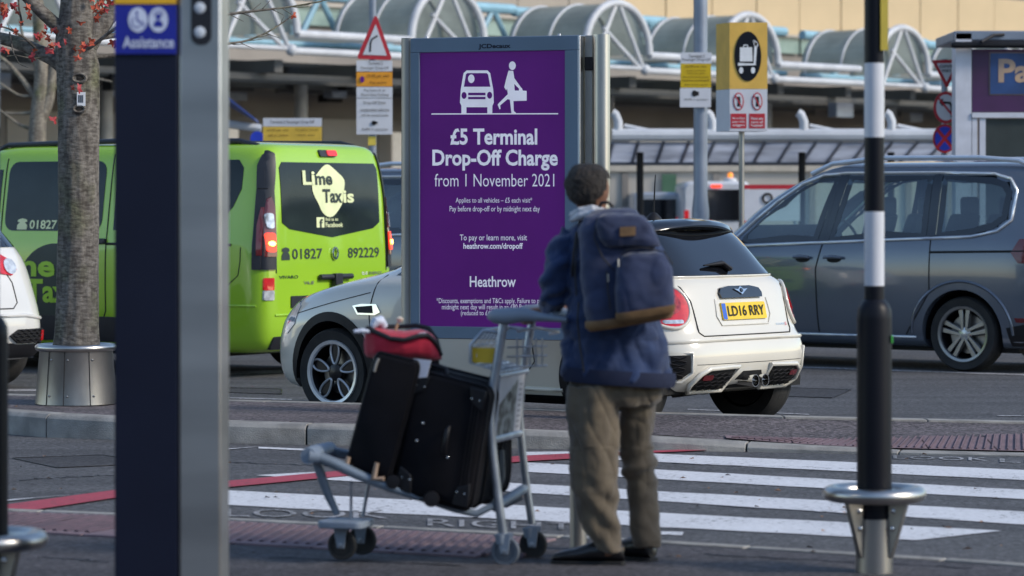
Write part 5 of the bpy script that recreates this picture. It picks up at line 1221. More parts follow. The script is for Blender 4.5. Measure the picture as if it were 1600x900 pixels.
for nm, pts_ in (('trolley_symbol', [(1156, 74), (1175, 74), (1176, 96), (1156, 96)]), ('trolley_symbol', stroke([(1153, 100.5), (1179, 100.5), (1181, 66), (1177, 64.5)], 4.4)), ('trolley_symbol', stroke([(1162, 74), (1162, 70.5), (1168, 70.5), (1168, 74)], 1.6)), ('trolley_symbol', [(1176, 63), (1185, 69), (1184, 73), (1178, 71)])):
    flat(nm, pts_, d, M_WP, o, -.012, .003)
for px in (1158, 1176.5): disc('trolley_symbol', px, 110, 3.3, 5, d, M_WP, o, -.012, .003)
for cx_ in (1154, 1183):
    disc('prohibition_ring', cx_, 158.5, 8.2, 14, d, M_SRED, o, -.006, .004); disc('ring_face', cx_, 158.5, 6.6, 12, d, M_SIGNW, o, -.009, .002)
    flat('figure_symbol', [(cx_-2.5, 151), (cx_+2.5, 151), (cx_+3, 160), (cx_+1.5, 167), (cx_-2.5, 166), (cx_-1.5, 158)], d, M_RUB, o, -.011, .001); flat('prohibition_bar', stroke([(cx_-5, 149), (cx_+5, 168)], 1.6), d, M_SRED, o, -.013, .001)
    bxw('red_notice', M_SRED, o, cx_-12.3 if cx_ < 1160 else cx_-12.5, cx_+12.2, 177.5, 200.5, d, .003, -.004)
    for k_, t_ in enumerate(('No trolleys', 'past this', 'sign') if cx_ < 1160 else ('Please take', 'care of', 'luggage')):
        lettering(t_, lambda a, b, k_=k_: P(a, 187+k_*5.5-4*b, d-.006), cx_-9.5, cx_+9.5, 0, 1, M_WP, o, .01)
# road signs beside the booth
d = 37; a = P(1477, 0, d); o = thing('road_sign_stack', 'three red bordered road signs on one pole left of the purple booth', 'road sign', (a.x, d, 0))
q = MB(); q.lathe([(.04, 0), (.04, wz(92, d))], (0, .06, 0), 12); q.build('pole', M_GPOLE, o, local=True)
flat('give_way_triangle', [(1455.5, 94), (1500, 93), (1501, 96), (1481, 136), (1478, 136)], d, M_SRED, o, -.01, .02); flat('give_way_face', [(1463.5, 99), (1494, 98.5), (1479, 128)], d, M_SIGNW, o, -.014, .003)
words([('GIVE', 1468, 1490, 101, 106), ('WAY', 1471, 1487, 108, 113)], d-.018, o, bold=.02)
disc('no_turn_disc', 1478, 168, 19.5, 25, d, M_SRED, o, -.01, .02); disc('no_turn_face', 1478, 168, 15.5, 20.5, d, M_SIGNW, o, -.014, .003)
flat('turn_arrow', stroke([(1487, 184), (1487, 167), (1484, 161), (1471, 160)], 4), d, M_RUB, o, -.017, .002); flat('turn_arrow_head', [(1467, 160), (1473, 153), (1473, 167)], d, M_RUB, o, -.017, .002); flat('prohibition_bar', stroke([(1466, 153), (1490, 183)], 3), d, M_SRED, o, -.02, .002)
disc('clearway_disc', 1476, 216.5, 18.5, 22.5, d, M_SRED, o, -.01, .02)
cy_, cx_ = 216.5, 1476
for k in range(4):
    am = PI/2*k; pts_ = [(cx_+15.5*math.cos(a_)*(1), cy_+18.8*math.sin(a_)) for a_ in [am-R(36)+R(72)*j/8 for j in range(9)]]+[(cx_+3.4*math.cos(am), cy_+4.2*math.sin(am))]
    flat('clearway_segment', pts_, d, mat('sign_deep_blue', (.02, .05, .52), .45), o, -.014, .003)
# payment booth at the right edge
d = 36; a = P(1560, 0, d); o = thing('purple_booth', 'white framed kiosk with a purple parking header at the right edge', 'kiosk', (a.x, d, 0))
M_BW = mat('booth_white', (.60, .62, .70), .45)
bxw('corner_column', M_BW, o, 1493, 1518, 52, 700 if 0 else 577, d, .3); bxw('roof', M_GPOLE, o, 1491, 1720, 48, 64, d, 1.6, .0, .02)
bxw('rain_bar', M_BPLAS, o, 1484, 1720, 66, 76, d, .12, -.16, .03); hp = bxw('header', mat('kiosk_purple', (.075, .018, .10), .45, col2=(.028, .012, .034), vs=.9), o, 1519, 1720, 77, 175, d, .12)
bxw('parking_symbol', mat('parking_blue', (.03, .085, .26), .4, col2=(.015, .03, .09), vs=1.5), hp, 1547, 1640, 83, 147, d, .01, -.012); bxw('symbol_border', mat('symbol_gold', (.26, .17, .13), .5), hp, 1545.5, 1641, 81.5, 148.5, d, .006, -.006)
lettering('Pay', lambda a_, b_: P(a_, 140+(92-140)*b_, d-.016), 1560, 1636, 0, 1, mat('symbol_cream', (.50, .34, .22), .4, col2=(.25, .2, .2), vs=3), hp, .03)
bxw('transom', M_BW, o, 1518.5, 1720, 176, 184, d, .14, -.02); bxw('mullion', M_BW, o, 1519, 1527, 185, 577, d, .1); bxw('mullion', M_BW, o, 1531, 1540, 185, 577, d, .1)
bxw('window', mat('booth_glass', (.05, .06, .06), .1, coat=.5), o, 1540.5, 1720, 185, 400, d, .04, .03); bxw('base_panel', M_BW, o, 1540.5, 1720, 401, 577, d, .06, .02)
bxw('back_wall', M_WALLD, o, 1519, 1720, 80, 577, d+1.3, .1)
q = MB(); q.tube([P(1533, 66, d-.3), P(1552, 55, d-.1), P(1568, 54, d)], .02, n=6); q.build('camera_arm', M_BPLAS, o)
# blue awning and round sign left, behind the totem
d = 46; a = P(372, 0, d); o = thing('blue_awning', 'blue sloping awning with a white edge beside the totem', 'awning', (a.x, d, 0))
q = MB(); q.hexa([P(330, 135, d-.6), P(398, 188, d-.6), P(404, 193, d+1.5), P(330, 150, d+1.5)], [v+V((0, 0, .04)) for v in (P(330, 135, d-.6), P(398, 188, d-.6), P(404, 193, d+1.5), P(330, 150, d+1.5))]); q.build('awning_sheet', mat('awning_blue', (.035, .06, .22), .5), o)
q = MB(); q.tube([P(300, 193, d), P(350, 193, d), P(408, 201, d)], .06, n=8); q.build('white_edge', M_TUBE, o)
q = MB(); pz = P(350, 193, d); q.lathe([(.05, 0), (.05, pz.z)], (pz.x, d, 0), 10); q.build('post', M_GPOLE, o)
o = thing('round_blue_sign', 'round blue sign just left of the yellow notice board', 'road sign', (P(402, 0, 41).x, 41, 0)); disc('blue_disc', 402, 216, 11, 11, 41, MC['sign_deep_blue'], o); q = MB(); q.lathe([(.03, 0), (.03, wz(220, 41))], (P(402, 0, 41).x, 41.05, 0), 10); q.build('pole', M_GPOLE, o)
# second tree, far behind on the left
D0 = 44; TB2 = P(60, 0, D0); TB2.z = 0
t2 = thing('bare_tree', 'smaller bare grey tree out of focus beyond the lime van', 'tree', TB2)
limb([(TB2.x, D0, 0), T(58, 317), T(57, 230), T(60, 180), T(66, 120), T(62, 60), T(58, -20), T(50, -120)], .19, .05, n=16, rough=.05, name='trunk', m=M_BARK2, parent=t2, seg=40)
for pts_, r0 in (([T(60, 190), T(76, 160), T(82, 110), T(95, 60), T(110, -10)], .10), ([T(60, 160), T(40, 130), T(10, 95), T(-30, 70)], .05), ([T(64, 120), T(90, 100), T(140, 95), T(170, 85)], .03), ([T(60, 175), T(30, 178), T(5, 176)], .03), ([T(58, 205), T(30, 195), T(0, 172)], .03), ([T(66, 110), T(40, 80), T(30, 30)], .05), ([T(60, 150), T(30, 150), T(0, 130)], .025), ([T(78, 140), T(110, 128), T(150, 122), T(175, 128)], .03)):
    limb(pts_, r0, .012, n=8, rough=.03, name='branch', m=M_BARK2, parent=t2, seg=16)

# plain building added unseen behind the camera for paint, glass and steel to reflect
ob = thing('reflected_building', 'long plain building with window bands, added unseen behind the viewpoint for reflections', 'building', (0, -26, 0))
bx('shell', M_WALLB, ob, -70, 70, -8, 0, 0, 8.5)
for z0, z1 in ((1.0, 2.9), (4.6, 6.4)):
    x = -69
    while x < 69:
        bx('window', M_TEAL, ob, x, x+3.4, .02, .08, z0, z1); x += 3.9
bx('eaves', M_TUBE, ob, -70, 70, -.2, 1.2, 8.5, 8.9)

# fittings hanging under the canopy
random.seed(9)
for i in range(26):
    x = random.uniform(-12, 40); y = random.uniform(1, 6); s_ = random.uniform(.15, .5)
    bx('ceiling_fitting', random.choice((M_BPLAS, M_SOFF, M_GPOLE)), cn, x, x+s_*1.6, y, y+.3, 4.34-s_, 4.30)
for i in range(9):
    x = -10+i*5.6; q = MB(); q.tube([(x, 5.5, 4.2), (x+4.8, 5.5, 4.2)], .07, n=6); q.build('service_pipe', MC['mid_grey_steel'], cn, local=True)
# ------------------------------------------------------------------ the man, his luggage and the trolley
def remesh(mb, name, m_, parent, vox=.008, smooth=6, fn=None, post=None):
    me = mb.mesh(name, m_); ob = bpy.data.objects.new(name, me); C.objects.link(ob)
    r = ob.modifiers.new('r', 'REMESH'); r.mode = 'VOXEL'; r.voxel_size = vox
    sm = ob.modifiers.new('s', 'SMOOTH'); sm.iterations = smooth; sm.factor = .5
    me2 = smooth_eval(ob); bpy.data.objects.remove(ob)
    if fn:
        ns = [v.normal.copy() for v in me2.vertices]
        for v, n in zip(me2.vertices, ns): v.co += n*fn(v.co)
    inv = WM[parent].inverted(); me2.transform(inv)
    me2.materials.clear(); me2.materials.append(m_); me2.shade_smooth()
    return link(bpy.data.objects.new(name, me2), parent)
def fabric(name, col, col2, weave=420, rough=.85, bump=.25):
    return mat(name, col, rough, col2=col2, vs=9, vdet=6, bump=bump, bs=weave, sheen=.25)
DM = 12.95; SM = F/DM; XM = (955-800)/F*DM
def Q(x, y, dy=0):      # point of the figure: photograph column and row at the man's distance, dy metres beyond it
    return V(((x-800)/F*DM, DM+dy, CAMH-(y-HZ)/F*DM))
def ring(x, y, rx, ry, dy=0, n=28, tilt=0, rot=0, sq=2.0):      # horizontal ring, rx in photograph pixels, ry in metres
    c = Q(x, y, dy); r_ = []; 
    for k in range(n):
        a = 2*PI*k/n; ca, sa = math.cos(a), math.sin(a)
        px = rx/SM*math.copysign(abs(ca)**(2/sq), ca); py = ry*math.copysign(abs(sa)**(2/sq), sa)
        qx, qy = px*math.cos(rot)-py*math.sin(rot), px*math.sin(rot)+py*math.cos(rot)
        r_.append(c+V((qx, qy, tilt*px)))
    return r_
man = thing('person', 'man in a navy jacket and khaki trousers seen from behind pushing a loaded trolley', 'person', (XM, DM, 0))
M_SKIN = mat('brown_skin', (.20, .095, .055), .55, col2=(.15, .07, .04), vs=14, bump=.06, bs=200)
M_HAIR = mat('dark_hair', (.030, .022, .018), .75, col2=(.010, .008, .007), vs=60, vdet=8, bump=.9, bs=160, hi=.7)
M_JACK = fabric('navy_jacket_cloth', (.012, .035, .115), (.008, .023, .078), 260)
M_PACK = fabric('navy_backpack_cloth', (.018, .032, .090), (.011, .020, .060), 350)
M_KHAKI = fabric('khaki_trouser_cloth', (.125, .098, .064), (.088, .068, .045), 420)
M_TAN = mat('tan_leather', (.20, .115, .05), .6, col2=(.14, .08, .035), vs=20, bump=.2)
M_STRAP = mat('black_webbing', (.012, .012, .016), .7, bump=.3, bs=300); M_SHOE = mat('black_leather', (.010, .010, .012), .35, coat=.2)
M_SCARF = mat('pale_scarf', (.55, .56, .60), .8, col2=(.38, .40, .45), vs=25, bump=.3, bs=60)
# the body under the clothes: head, neck, trunk, arms with hands, legs, one continuous surface
b = MB()
HX, HY = 919, 291     # head centre; the head bends forward and to the left, face turned away and to the right
def hring(y, rx, ry, x, dy): return ring(x, y, rx, ry, dy, 24)
b.loft([hring(260, 10, .03, 919, .02), hring(263, 20, .06, 919, .015), hring(270, 28, .082, 919, .01), hring(280, 31.5, .094, 919, .01), hring(292, 32, .097, 919, .015), hring(303, 31, .092, 920, .02), hring(314, 27, .080, 922, .03), hring(324, 22, .066, 925, .03), hring(334, 20, .058, 929, .02), hring(350, 22, .062, 935, 0), hring(362, 50, .08, 940, 0)])
# jaw, nose, brow, chin on the far side
b.tube([Q(924, 315, .06), Q(930, 322, .10), Q(934, 324, .115)], [.045, .038, .02], n=10)
b.tube([Q(936, 296, .09), Q(940, 305, .125), Q(938, 308, .12)], [.012, .016, .010], n=8)
b.tube([Q(920, 291, .105), Q(932, 291, .11), Q(944, 292, .08)], [.014, .016, .012], n=8)
b.tube([Q(924, 313, .105), Q(936, 313, .108)], [.010, .010], n=8)
# ears
for ex, ey, sg in ((945, 296, 1),):
    b.loft([[Q(944, y, .00+dd) + V((o_, 0, 0)) for y, dd, o_ in [(283, .0, .0), (283, .012, .008), (290, .022, .014), (299, .018, .014), (309, .008, .010), (312, -.002, .002), (304, -.010, .004), (292, -.012, .004)]], [Q(949, y, .00+dd*.9) + V((o_, 0, 0)) for y, dd, o_ in [(285, .0, .0), (285, .008, .006), (291, .016, .010), (299, .013, .010), (307, .006, .008), (309, 0, .002), (303, -.006, .004), (293, -.008, .004)]]])
b.tube([Q(888, 287, .03), Q(888, 300, .03), Q(890, 306, .03)], [.010, .012, .008], n=8)
b.loft([ring(940, 352, 30, .06), ring(945, 375, 58, .10), ring(953, 430, 56, .105), ring(958, 500, 55, .10), ring(963, 560, 60, .11), ring(966, 600, 60, .11), ring(966, 620, 40, .08)])
armL = [Q(893, 374, .0), Q(868, 425, -.02), Q(862, 466, .03), Q(858, 484, .18), Q(856, 489, .26)]
armR = [Q(1004, 376, .02), Q(1032, 430, .06), Q(1040, 478, .12), Q(1000, 500, .32), Q(930, 494, .50), Q(905, 490, .56)]
b.tube(armL, [.052, .046, .04, .032, .026], n=12); b.tube(armR, [.052, .046, .042, .036, .030, .026], n=12)
def hand(p, fwd, side, up):
    # palm, four fingers curled over the bar and a thumb closing from the side
    b.tube([p, p+fwd*.05, p+fwd*.085], [.026, .036, .032], n=10, flat=.55)
    for i, l in enumerate((.070, .078, .073, .058)):
        r0 = p+fwd*.082+side*(-.030+.020*i); b.tube([r0-fwd*.02, r0+fwd*l*.35+up*.006, r0+fwd*l*.60-up*.016, r0+fwd*l*.45-up*.040, r0+fwd*l*.2-up*.046], [.0105, .0100, .0095, .0088, .0075], n=8)
    r0 = p+fwd*.03-side*.03; b.tube([r0, r0-side*.020+fwd*.02-up*.01, r0-side*.010+fwd*.045-up*.03], [.013, .0115, .009], n=8)
hand(Q(856, 489, .26), V((-.80, .55, -.1)).normalized(), V((-.55, -.8, 0)).normalized(), V((0, 0, 1)))
hand(Q(905, 490, .56), V((-.97, .1, 0)).normalized(), V((0, -1, 0)), V((0, 0, 1)))
legL = [Q(935, 590, .0), Q(935, 720, -.02), Q(945, 800, .0), Q(952, 868, .0)]; legR = [Q(990, 590, .05), Q(997, 690, .12), Q(1003, 750, .14), Q(1008, 810, .14), Q(1012, 862, .12)]
b.tube(legL, [.08, .058, .045, .034], n=12); b.tube(legR, [.065, .045, .042, .038, .034], n=12)
remesh(b, 'body', M_SKIN, man, .0055, 3)
q = MB()
for ex in (930, 942): q.lathe([(.001, -.009), (.009, -.004), (.012, .004), (.001, .012)], Q(ex, 299, .098 if ex < 935 else .085), 12, 'y')
for nm, i in (('eye', 0), ('eye', 1)):
    w_ = MB(); w_.lathe([(.001, -.010), (.008, -.006), (.011, .0), (.008, .006), (.001, .010)], Q((930, 941)[i], 298.5, (.098, .088)[i]), 12, 'y'); w_.build('eye', M_WP, man, smooth=60)
# cropped hair: a cap over skull and nape with a nubbly surface
h = MB()
h.loft([hring(255.5, 10, .035, 919, .01), hring(259, 21, .064, 919, .008), hring(267, 31, .092, 919, .004), hring(279, 35.5, .104, 918.5, .0), hring(292, 36, .104, 918, -.004), hring(303, 33, .095, 918, -.008), hring(312, 28, .080, 918, -.012), hring(318, 23, .064, 920, -.012), hring(321, 15, .045, 922, -.010)])
def hairfn(p): return .004*noise.noise(p*70)+.006*noise.noise(p*28)-.0
hr = remesh(h, 'hair', M_HAIR, man, .005, 2, hairfn)
bm = bmesh.new(); bm.from_mesh(hr.data)
iv = WM[man]
cut_ = []
for f in bm.faces:
    c = iv @ f.calc_center_median(); px = 800+c.x/c.y*F; py = HZ+(CAMH-c.z)/c.y*F; dy = c.y-DM
    if dy > .045+max(0, (290-py))*.004 and py > 272: cut_.append(f)
    elif px > 938 and 279 < py and dy > -.06: cut_.append(f)
    elif px > 931 and 298 < py and dy > -.075: cut_.append(f)
bmesh.ops.delete(bm, geom=cut_, context='FACES'); bm.to_mesh(hr.data); bm.free()
# jacket
j = MB()
j.loft([ring(936, 344, 28, .065, .0), ring(938, 350, 45, .085, -.005), ring(942, 359, 60, .11), ring(946, 375, 68, .13), ring(951, 410, 69, .14), ring(955, 460, 72, .145), ring(958, 510, 78, .15), ring(963, 550, 85, .155), ring(966, 578, 88, .16, 0, 28, -.06), ring(967, 592, 87, .157, 0, 28, -.06), ring(967, 594, 70, .13, 0, 28, -.06)])
j.tube([Q(898, 366, .0), Q(880, 392, -.01), Q(869, 428, -.02), Q(864, 462, .01), Q(862, 480, .12), Q(861, 486, .20), Q(860, 488, .245)], [.062, .068, .064, .060, .053, .046, .040], n=18)
j.tube([Q(992, 366, .02), Q(1014, 392, .03), Q(1029, 430, .06), Q(1035, 478, .12), Q(1004, 500, .30), Q(935, 494, .47)], [.062, .066, .062, .058, .050, .042], n=18)
def rdg(p, k=8): return (1-abs(noise.noise(p)))**k
def jfold(p):
    px = 800+p.x/p.y*F; py = HZ+(CAMH-p.z)/p.y*F
    a = .010*noise.noise(V((p.x*7, p.y*6, p.z*14+p.x*7)))+.006*noise.noise(V((p.x*22, p.y*18, p.z*30)))
    a += -.006*rdg(V((p.x*6+p.z*4, p.y*3, p.z*6-p.x*5)))-.002*rdg(V((p.x*17, p.y*11, p.z*15+p.x*9)), 6)
    if px < 890: a += .007*math.sin(py*.19+px*.12+3*noise.noise(p*9))
    if py > 530: a += .006*math.sin(px*.16+noise.noise(p*8)*4)
    return a
remesh(j, 'jacket', M_JACK, man, .006, 5, jfold)
q = MB(); hem = []
for rr_ in (ring(966, 577, 89.5, .163, 0, 40, -.06), ring(967, 592, 90, .163, 0, 40, -.06), ring(967, 600, 86, .155, 0, 40, -.06)): hem.append(rr_)
q.loft(hem, cap=False); remesh_m = q.build('jacket_hem', mat('dark_navy_rib', (.010, .018, .055), .85, bump=.4, bs=200), man, smooth=70)
q = MB(); q.tube([Q(898, 336, -.02), Q(908, 330, -.075), Q(925, 327, -.095), Q(940, 331, -.085), Q(950, 338, -.03), Q(945, 336, .06), Q(920, 334, .08), Q(902, 337, .04)], .024, n=10, closed=True, flat=.8); q.tube([Q(893, 344, -.05), Q(906, 338, -.10), Q(925, 334, -.12), Q(945, 338, -.10), Q(955, 346, -.06)], [.016, .022, .024, .020, .012], n=10, flat=.7); remesh(q, 'scarf', M_SCARF, man, .005, 2, lambda p: .003*noise.noise(p*60))
# trousers
t = MB()
t.loft([ring(963, 575, 68, .13, .02), ring(962, 600, 73, .14, .02), ring(961, 622, 72, .135, .02), ring(960, 634, 62, .11, .02)])
t.loft([ring(930, 600, 43, .115, -.02), ring(927, 640, 42, .115, -.02), ring(928, 690, 40, .108, -.02), ring(928, 730, 39, .102, -.02), ring(929, 765, 38.5, .10, -.015), ring(934, 798, 34, .088, .0), ring(941, 827, 28, .078, .0), ring(949, 845, 25, .070, .0), ring(953, 860, 25, .070, .0)])
t.loft([ring(996, 600, 36, .105, .07), ring(997, 640, 29, .10, .10), ring(996, 690, 25, .09, .13), ring(1000, 718, 29, .09, .13), ring(1001, 735, 30, .088, .13), ring(1004, 752, 26, .08, .14), ring(1007, 790, 25, .078, .14), ring(1009, 830, 25, .076, .13), ring(1013, 848, 25, .074, .12), ring(1013, 859, 22, .072, .12)])
def tfold(p):
    px = 800+p.x/p.y*F; py = HZ+(CAMH-p.z)/p.y*F
    a = .006*noise.noise(V((p.x*16, p.y*12, p.z*5)))+.004*noise.noise(p*24)
    a += -.006*rdg(V((p.x*9+p.z*2, p.y*5, p.z*3.2)))-.0025*rdg(V((p.x*18, p.y*14, p.z*9+p.x*6)), 6)
    if px > 968 and 690 < py < 770: a += .011*math.sin((py+.35*(px-1000))*.20)*(1-abs(py-730)/40 if abs(py-730) < 40 else 0)
    if px <= 975 and 740 < py: a += .008*math.sin((py-.9*px)*.13+1.5)*min(1, (py-740)/40)
    if py < 700: a += .006*math.sin(px*.13+py*.02+noise.noise(p*6)*3)
    return a
remesh(t, 'trousers', M_KHAKI, man, .006, 5, tfold)
# shoes: long axis to the left, slightly away
def shoe(hx, hy, dy, dirx, diry, L_, toe=True):
    o0 = Q(hx, hy, dy); o0.z = 0; f_ = V((dirx, diry, 0)).normalized(); s_ = V((-f_.y, f_.x, 0))
    up = MB(); rr_ = []
    for t_, w_, z0, h_ in ((0, .030, .02, .07), (.06, .038, .02, .085), (.25, .040, .02, .09), (.45, .040, .02, .078), (.65, .046, .02, .055), (.85, .044, .02, .042), (.96, .030, .02, .030), (1.0, .012, .022, .015)):
        c = o0+f_*L_*t_; rr_.append([c+s_*w_*math.cos(a)+V((0, 0, z0+h_*(.5+.5*math.sin(a)))) for a in [2*PI*k/20 for k in range(20)]])
    up.loft(rr_); sh = up.build('shoe', M_SHOE, man, smooth=70)
    so = MB(); pr = []
    for t_, w_ in ((-.02, .026), (.02, .038), (.25, .041), (.45, .041), (.65, .050), (.85, .048), (.97, .032), (1.015, .010)): pr.append((t_, w_))
    poly = [(t_*L_, w_) for t_, w_ in pr]+[(t_*L_, -w_) for t_, w_ in pr[::-1]]
    so.prism(poly, lambda a, b_, d_: o0+f_*a+s_*b_+V((0, 0, d_)), .0, .022); so.build('sole', M_RUB, sh, bev=.003)
shoe(975, 884, .0, -1, .12, .30); shoe(1022, 878, .11, -.75, .66, .29)
# backpack with pocket, flap, straps
pk = thing('backpack', 'navy blue backpack with a tan base on the man\'s back', 'backpack', Q(972, 500, -.15))
def ringp(x, y, rx, y0, y1, sq=3.4, tilt=0, n=32): return ring(x, y, rx, (y1-y0)/2, (y0+y1)/2, n, tilt, 0, sq)
m1 = MB(); m1.loft([ringp(962, 325, 18, -.19, -.12, 2.4), ringp(960, 329, 33, -.22, -.10, 2.5), ringp(956, 339, 45, -.25, -.09, 2.7), ringp(956, 360, 55, -.28, -.09, 3), ringp(965, 400, 62, -.31, -.10), ringp(973, 440, 66, -.325, -.11), ringp(978, 475, 67, -.33, -.12, tilt=.05), ringp(980, 492, 65, -.325, -.12, tilt=.10), ringp(981, 501, 56, -.31, -.13, tilt=.14)])
def pfold(p): return .007*noise.noise(V((p.x*12, p.y*12, p.z*9)))+.003*noise.noise(p*30)-.004*rdg(V((p.x*6+p.z*4, p.y*6, p.z*4-p.x*5)))
remesh(m1, 'main_compartment', M_PACK, pk, .007, 4, pfold)
m2 = MB(); m2.loft([ringp(1000, 392, 22, -.36, -.28), ringp(1000, 398, 34, -.385, -.28), ringp(1001, 415, 42, -.395, -.28), ringp(1002, 450, 45, -.405, -.28), ringp(1003, 476, 44, -.40, -.28, tilt=.10), ringp(1002, 487, 40, -.39, -.28, tilt=.14)])
remesh(m2, 'front_pocket', M_PACK, pk, .006, 4, pfold)
m3 = MB(); m3.loft([ringp(962, 332, 22, -.30, -.20), ringp(966, 338, 36, -.325, -.20), ringp(972, 352, 44, -.34, -.20), ringp(980, 372, 46, -.345, -.20), ringp(985, 384, 42, -.335, -.2)])
remesh(m3, 'top_pocket', M_PACK, pk, .006, 5, pfold)
m4 = MB(); m4.loft([ringp(980, 490, 68, -.335, -.125, tilt=.13, sq=4), ringp(980, 498, 68, -.338, -.125, tilt=.15, sq=4), ringp(981, 504, 62, -.325, -.13, tilt=.17, sq=4)], cap=True); m4.build('tan_base', M_TAN, pk, smooth=60)
m4 = MB(); m4.loft([ringp(1003, 478, 46, -.407, -.30, tilt=.16, sq=4), ringp(1003, 487, 45, -.405, -.30, tilt=.17, sq=4), ringp(1003, 494, 38, -.39, -.30, tilt=.18, sq=4)]); m4.build('pocket_base', M_TAN, pk, smooth=60)
q = MB(); a_, c_ = Q(964, 354, -.349), Q(988, 368, -.353)
q.hexa([V((a_.x, a_.y-.004, c_.z)), V((c_.x, a_.y-.004, c_.z+.004)), V((c_.x, a_.y+.01, c_.z+.004)), V((a_.x, a_.y+.01, c_.z))], [V((a_.x, a_.y-.004, a_.z)), V((c_.x, a_.y-.004, a_.z+.004)), V((c_.x, a_.y+.01, a_.z+.004)), V((a_.x, a_.y+.01, a_.z))]); lb = q.build('leather_tag', M_TAN, pk)
lettering('burton', lambda x, y: V((x, a_.y-.006, y)), a_.x+.010, c_.x-.010, c_.z+.014, a_.z-.012, mat('tag_print', (.05, .03, .02), .6), lb, 0) if 0 else None
for pts_, r_ in (([Q(964, 396, -.375), Q(975, 388, -.38), Q(1000, 385, -.385), Q(1030, 391, -.375), Q(1044, 410, -.35)], .003), ([Q(944, 420, -.335), Q(946, 450, -.34), Q(950, 480, -.345)], .0035), ([Q(905, 345, -.15), Q(901, 380, -.17), Q(897, 420, -.19), Q(899, 460, -.20)], .004), ([Q(930, 340, -.29), Q(925, 370, -.30), Q(938, 400, -.325), Q(956, 420, -.33)], .003), ([Q(918, 430, -.27), Q(921, 470, -.28)], .005), ([Q(1034, 405, -.30), Q(1040, 430, -.30), Q(1044, 455, -.30)], .006)):
    q = MB(); q.tube(pts_, r_, n=6); q.build('zip', M_STRAP, pk, smooth=60)
for zx, zy, zd in ((961, 402, -.385), (946, 425, -.34)):
    q = MB(); q.tube([Q(zx, zy, zd), Q(zx+.5, zy+12, zd-.004)], [.004, .003], n=6); q.build('zip_pull', M_STEEL2, pk)
q = MB(); q.tube([Q(936, 322, -.13), Q(938, 317, -.17), Q(948, 316, -.18), Q(956, 323, -.17)], .007, n=8); q.build('grab_loop', M_STRAP, pk, smooth=60)
for pts_, w_ in (([Q(924, 332, -.10), Q(915, 340, -.05), Q(908, 356, .05), Q(903, 380, .13)], .026), ([Q(990, 338, -.10), Q(996, 346, .0), Q(998, 370, .12)], .026), ([Q(900, 362, -.11), Q(895, 400, -.12), Q(893, 430, -.08)], .014), ([Q(903, 470, -.15), Q(901, 500, -.15), Q(905, 540, -.165), Q(911, 578, -.17)], .011)):
    q = MB(); q.tube(pts_, w_, n=8, flat=.35); q.build('strap', M_STRAP, pk, smooth=60)
# ---- luggage trolley: heading left and a little away
PH = R(16); tf_ = V((-math.cos(PH), math.sin(PH), 0)); ts_ = V((math.sin(PH), math.cos(PH), 0))     # forward, far side
tr = thing('luggage_trolley', 'grey blue airport luggage trolley loaded with black suitcases', 'luggage trolley', (G(790, 884).x, G(790, 884).y, 0))
M_TRP = mat('trolley_grey_paint', (.20, .25, .31), .42, .2, col2=(.16, .20, .25), vs=6); M_TRM = mat('trolley_alloy', (.42, .46, .52), .35, .7, col2=(.25, .28, .33), vs=8)
M_PLG = mat('trolley_plastic', (.21, .26, .33), .5, col2=(.18, .22, .28), vs=5)
WID = .44
Nr = lambda x, y: Q(x, y, 0)                         # near side frame
def Fr_(x, y, w_=WID):                                # far side: same column and row shifted by the trolley's width
    return Q(x, y, 0)+ts_*w_
def tube_(name, pts, r_, m_=None, flat=1, par=None, n=10):
    q = MB(); q.tube(pts, r_, n=n, flat=flat); return q.build(name, m_ or M_TRM, par or tr, smooth=60)
up_pts = [(788, 498), (778, 560), (769, 610), (766, 660), (770, 710), (777, 770), (786, 835)]
tube_('upright', [Nr(*p) for p in up_pts], .0195); tube_('upright', [Fr_(p[0]+0, p[1]) for p in up_pts], .0175)
tube_('crossbar', [Nr(767, 688), Fr_(767, 688)], .017); tube_('crossbar', [Nr(774, 792), Fr_(774, 778)], .022, M_TRP)
tube_('crossbar', [Nr(779, 588), Fr_(779, 588)], .010)
# handle: two paddles and a bar the man holds
for base in (0, WID):
    q = MB(); a0 = Q(762, 490, 0)+ts_*base; rr_ = []
    for t_, w_, h_ in ((0, .010, .012), (.04, .028, .030), (.12, .038, .036), (.22, .034, .030), (.32, .026, .020), (.42, .022, .014), (.50, .018, .012)):
        c = a0-tf_*t_*.68+V((0, 0, .012-t_*.07 if t_ > .2 else .0)); rr_.append([c+ts_*w_*math.cos(a)+V((0, 0, h_*math.sin(a)-(.01 if t_ < .2 else 0))) for a in [2*PI*k/16 for k in range(16)]])
    q.loft(rr_); q.build('handle_paddle', M_PLG, tr, smooth=70)
hb0 = Q(762, 490, 0)-tf_*.27; tube_('push_bar', [hb0+V((0, 0, -.01)), hb0+ts_*WID+V((0, 0, -.01))], .016, M_PLG)
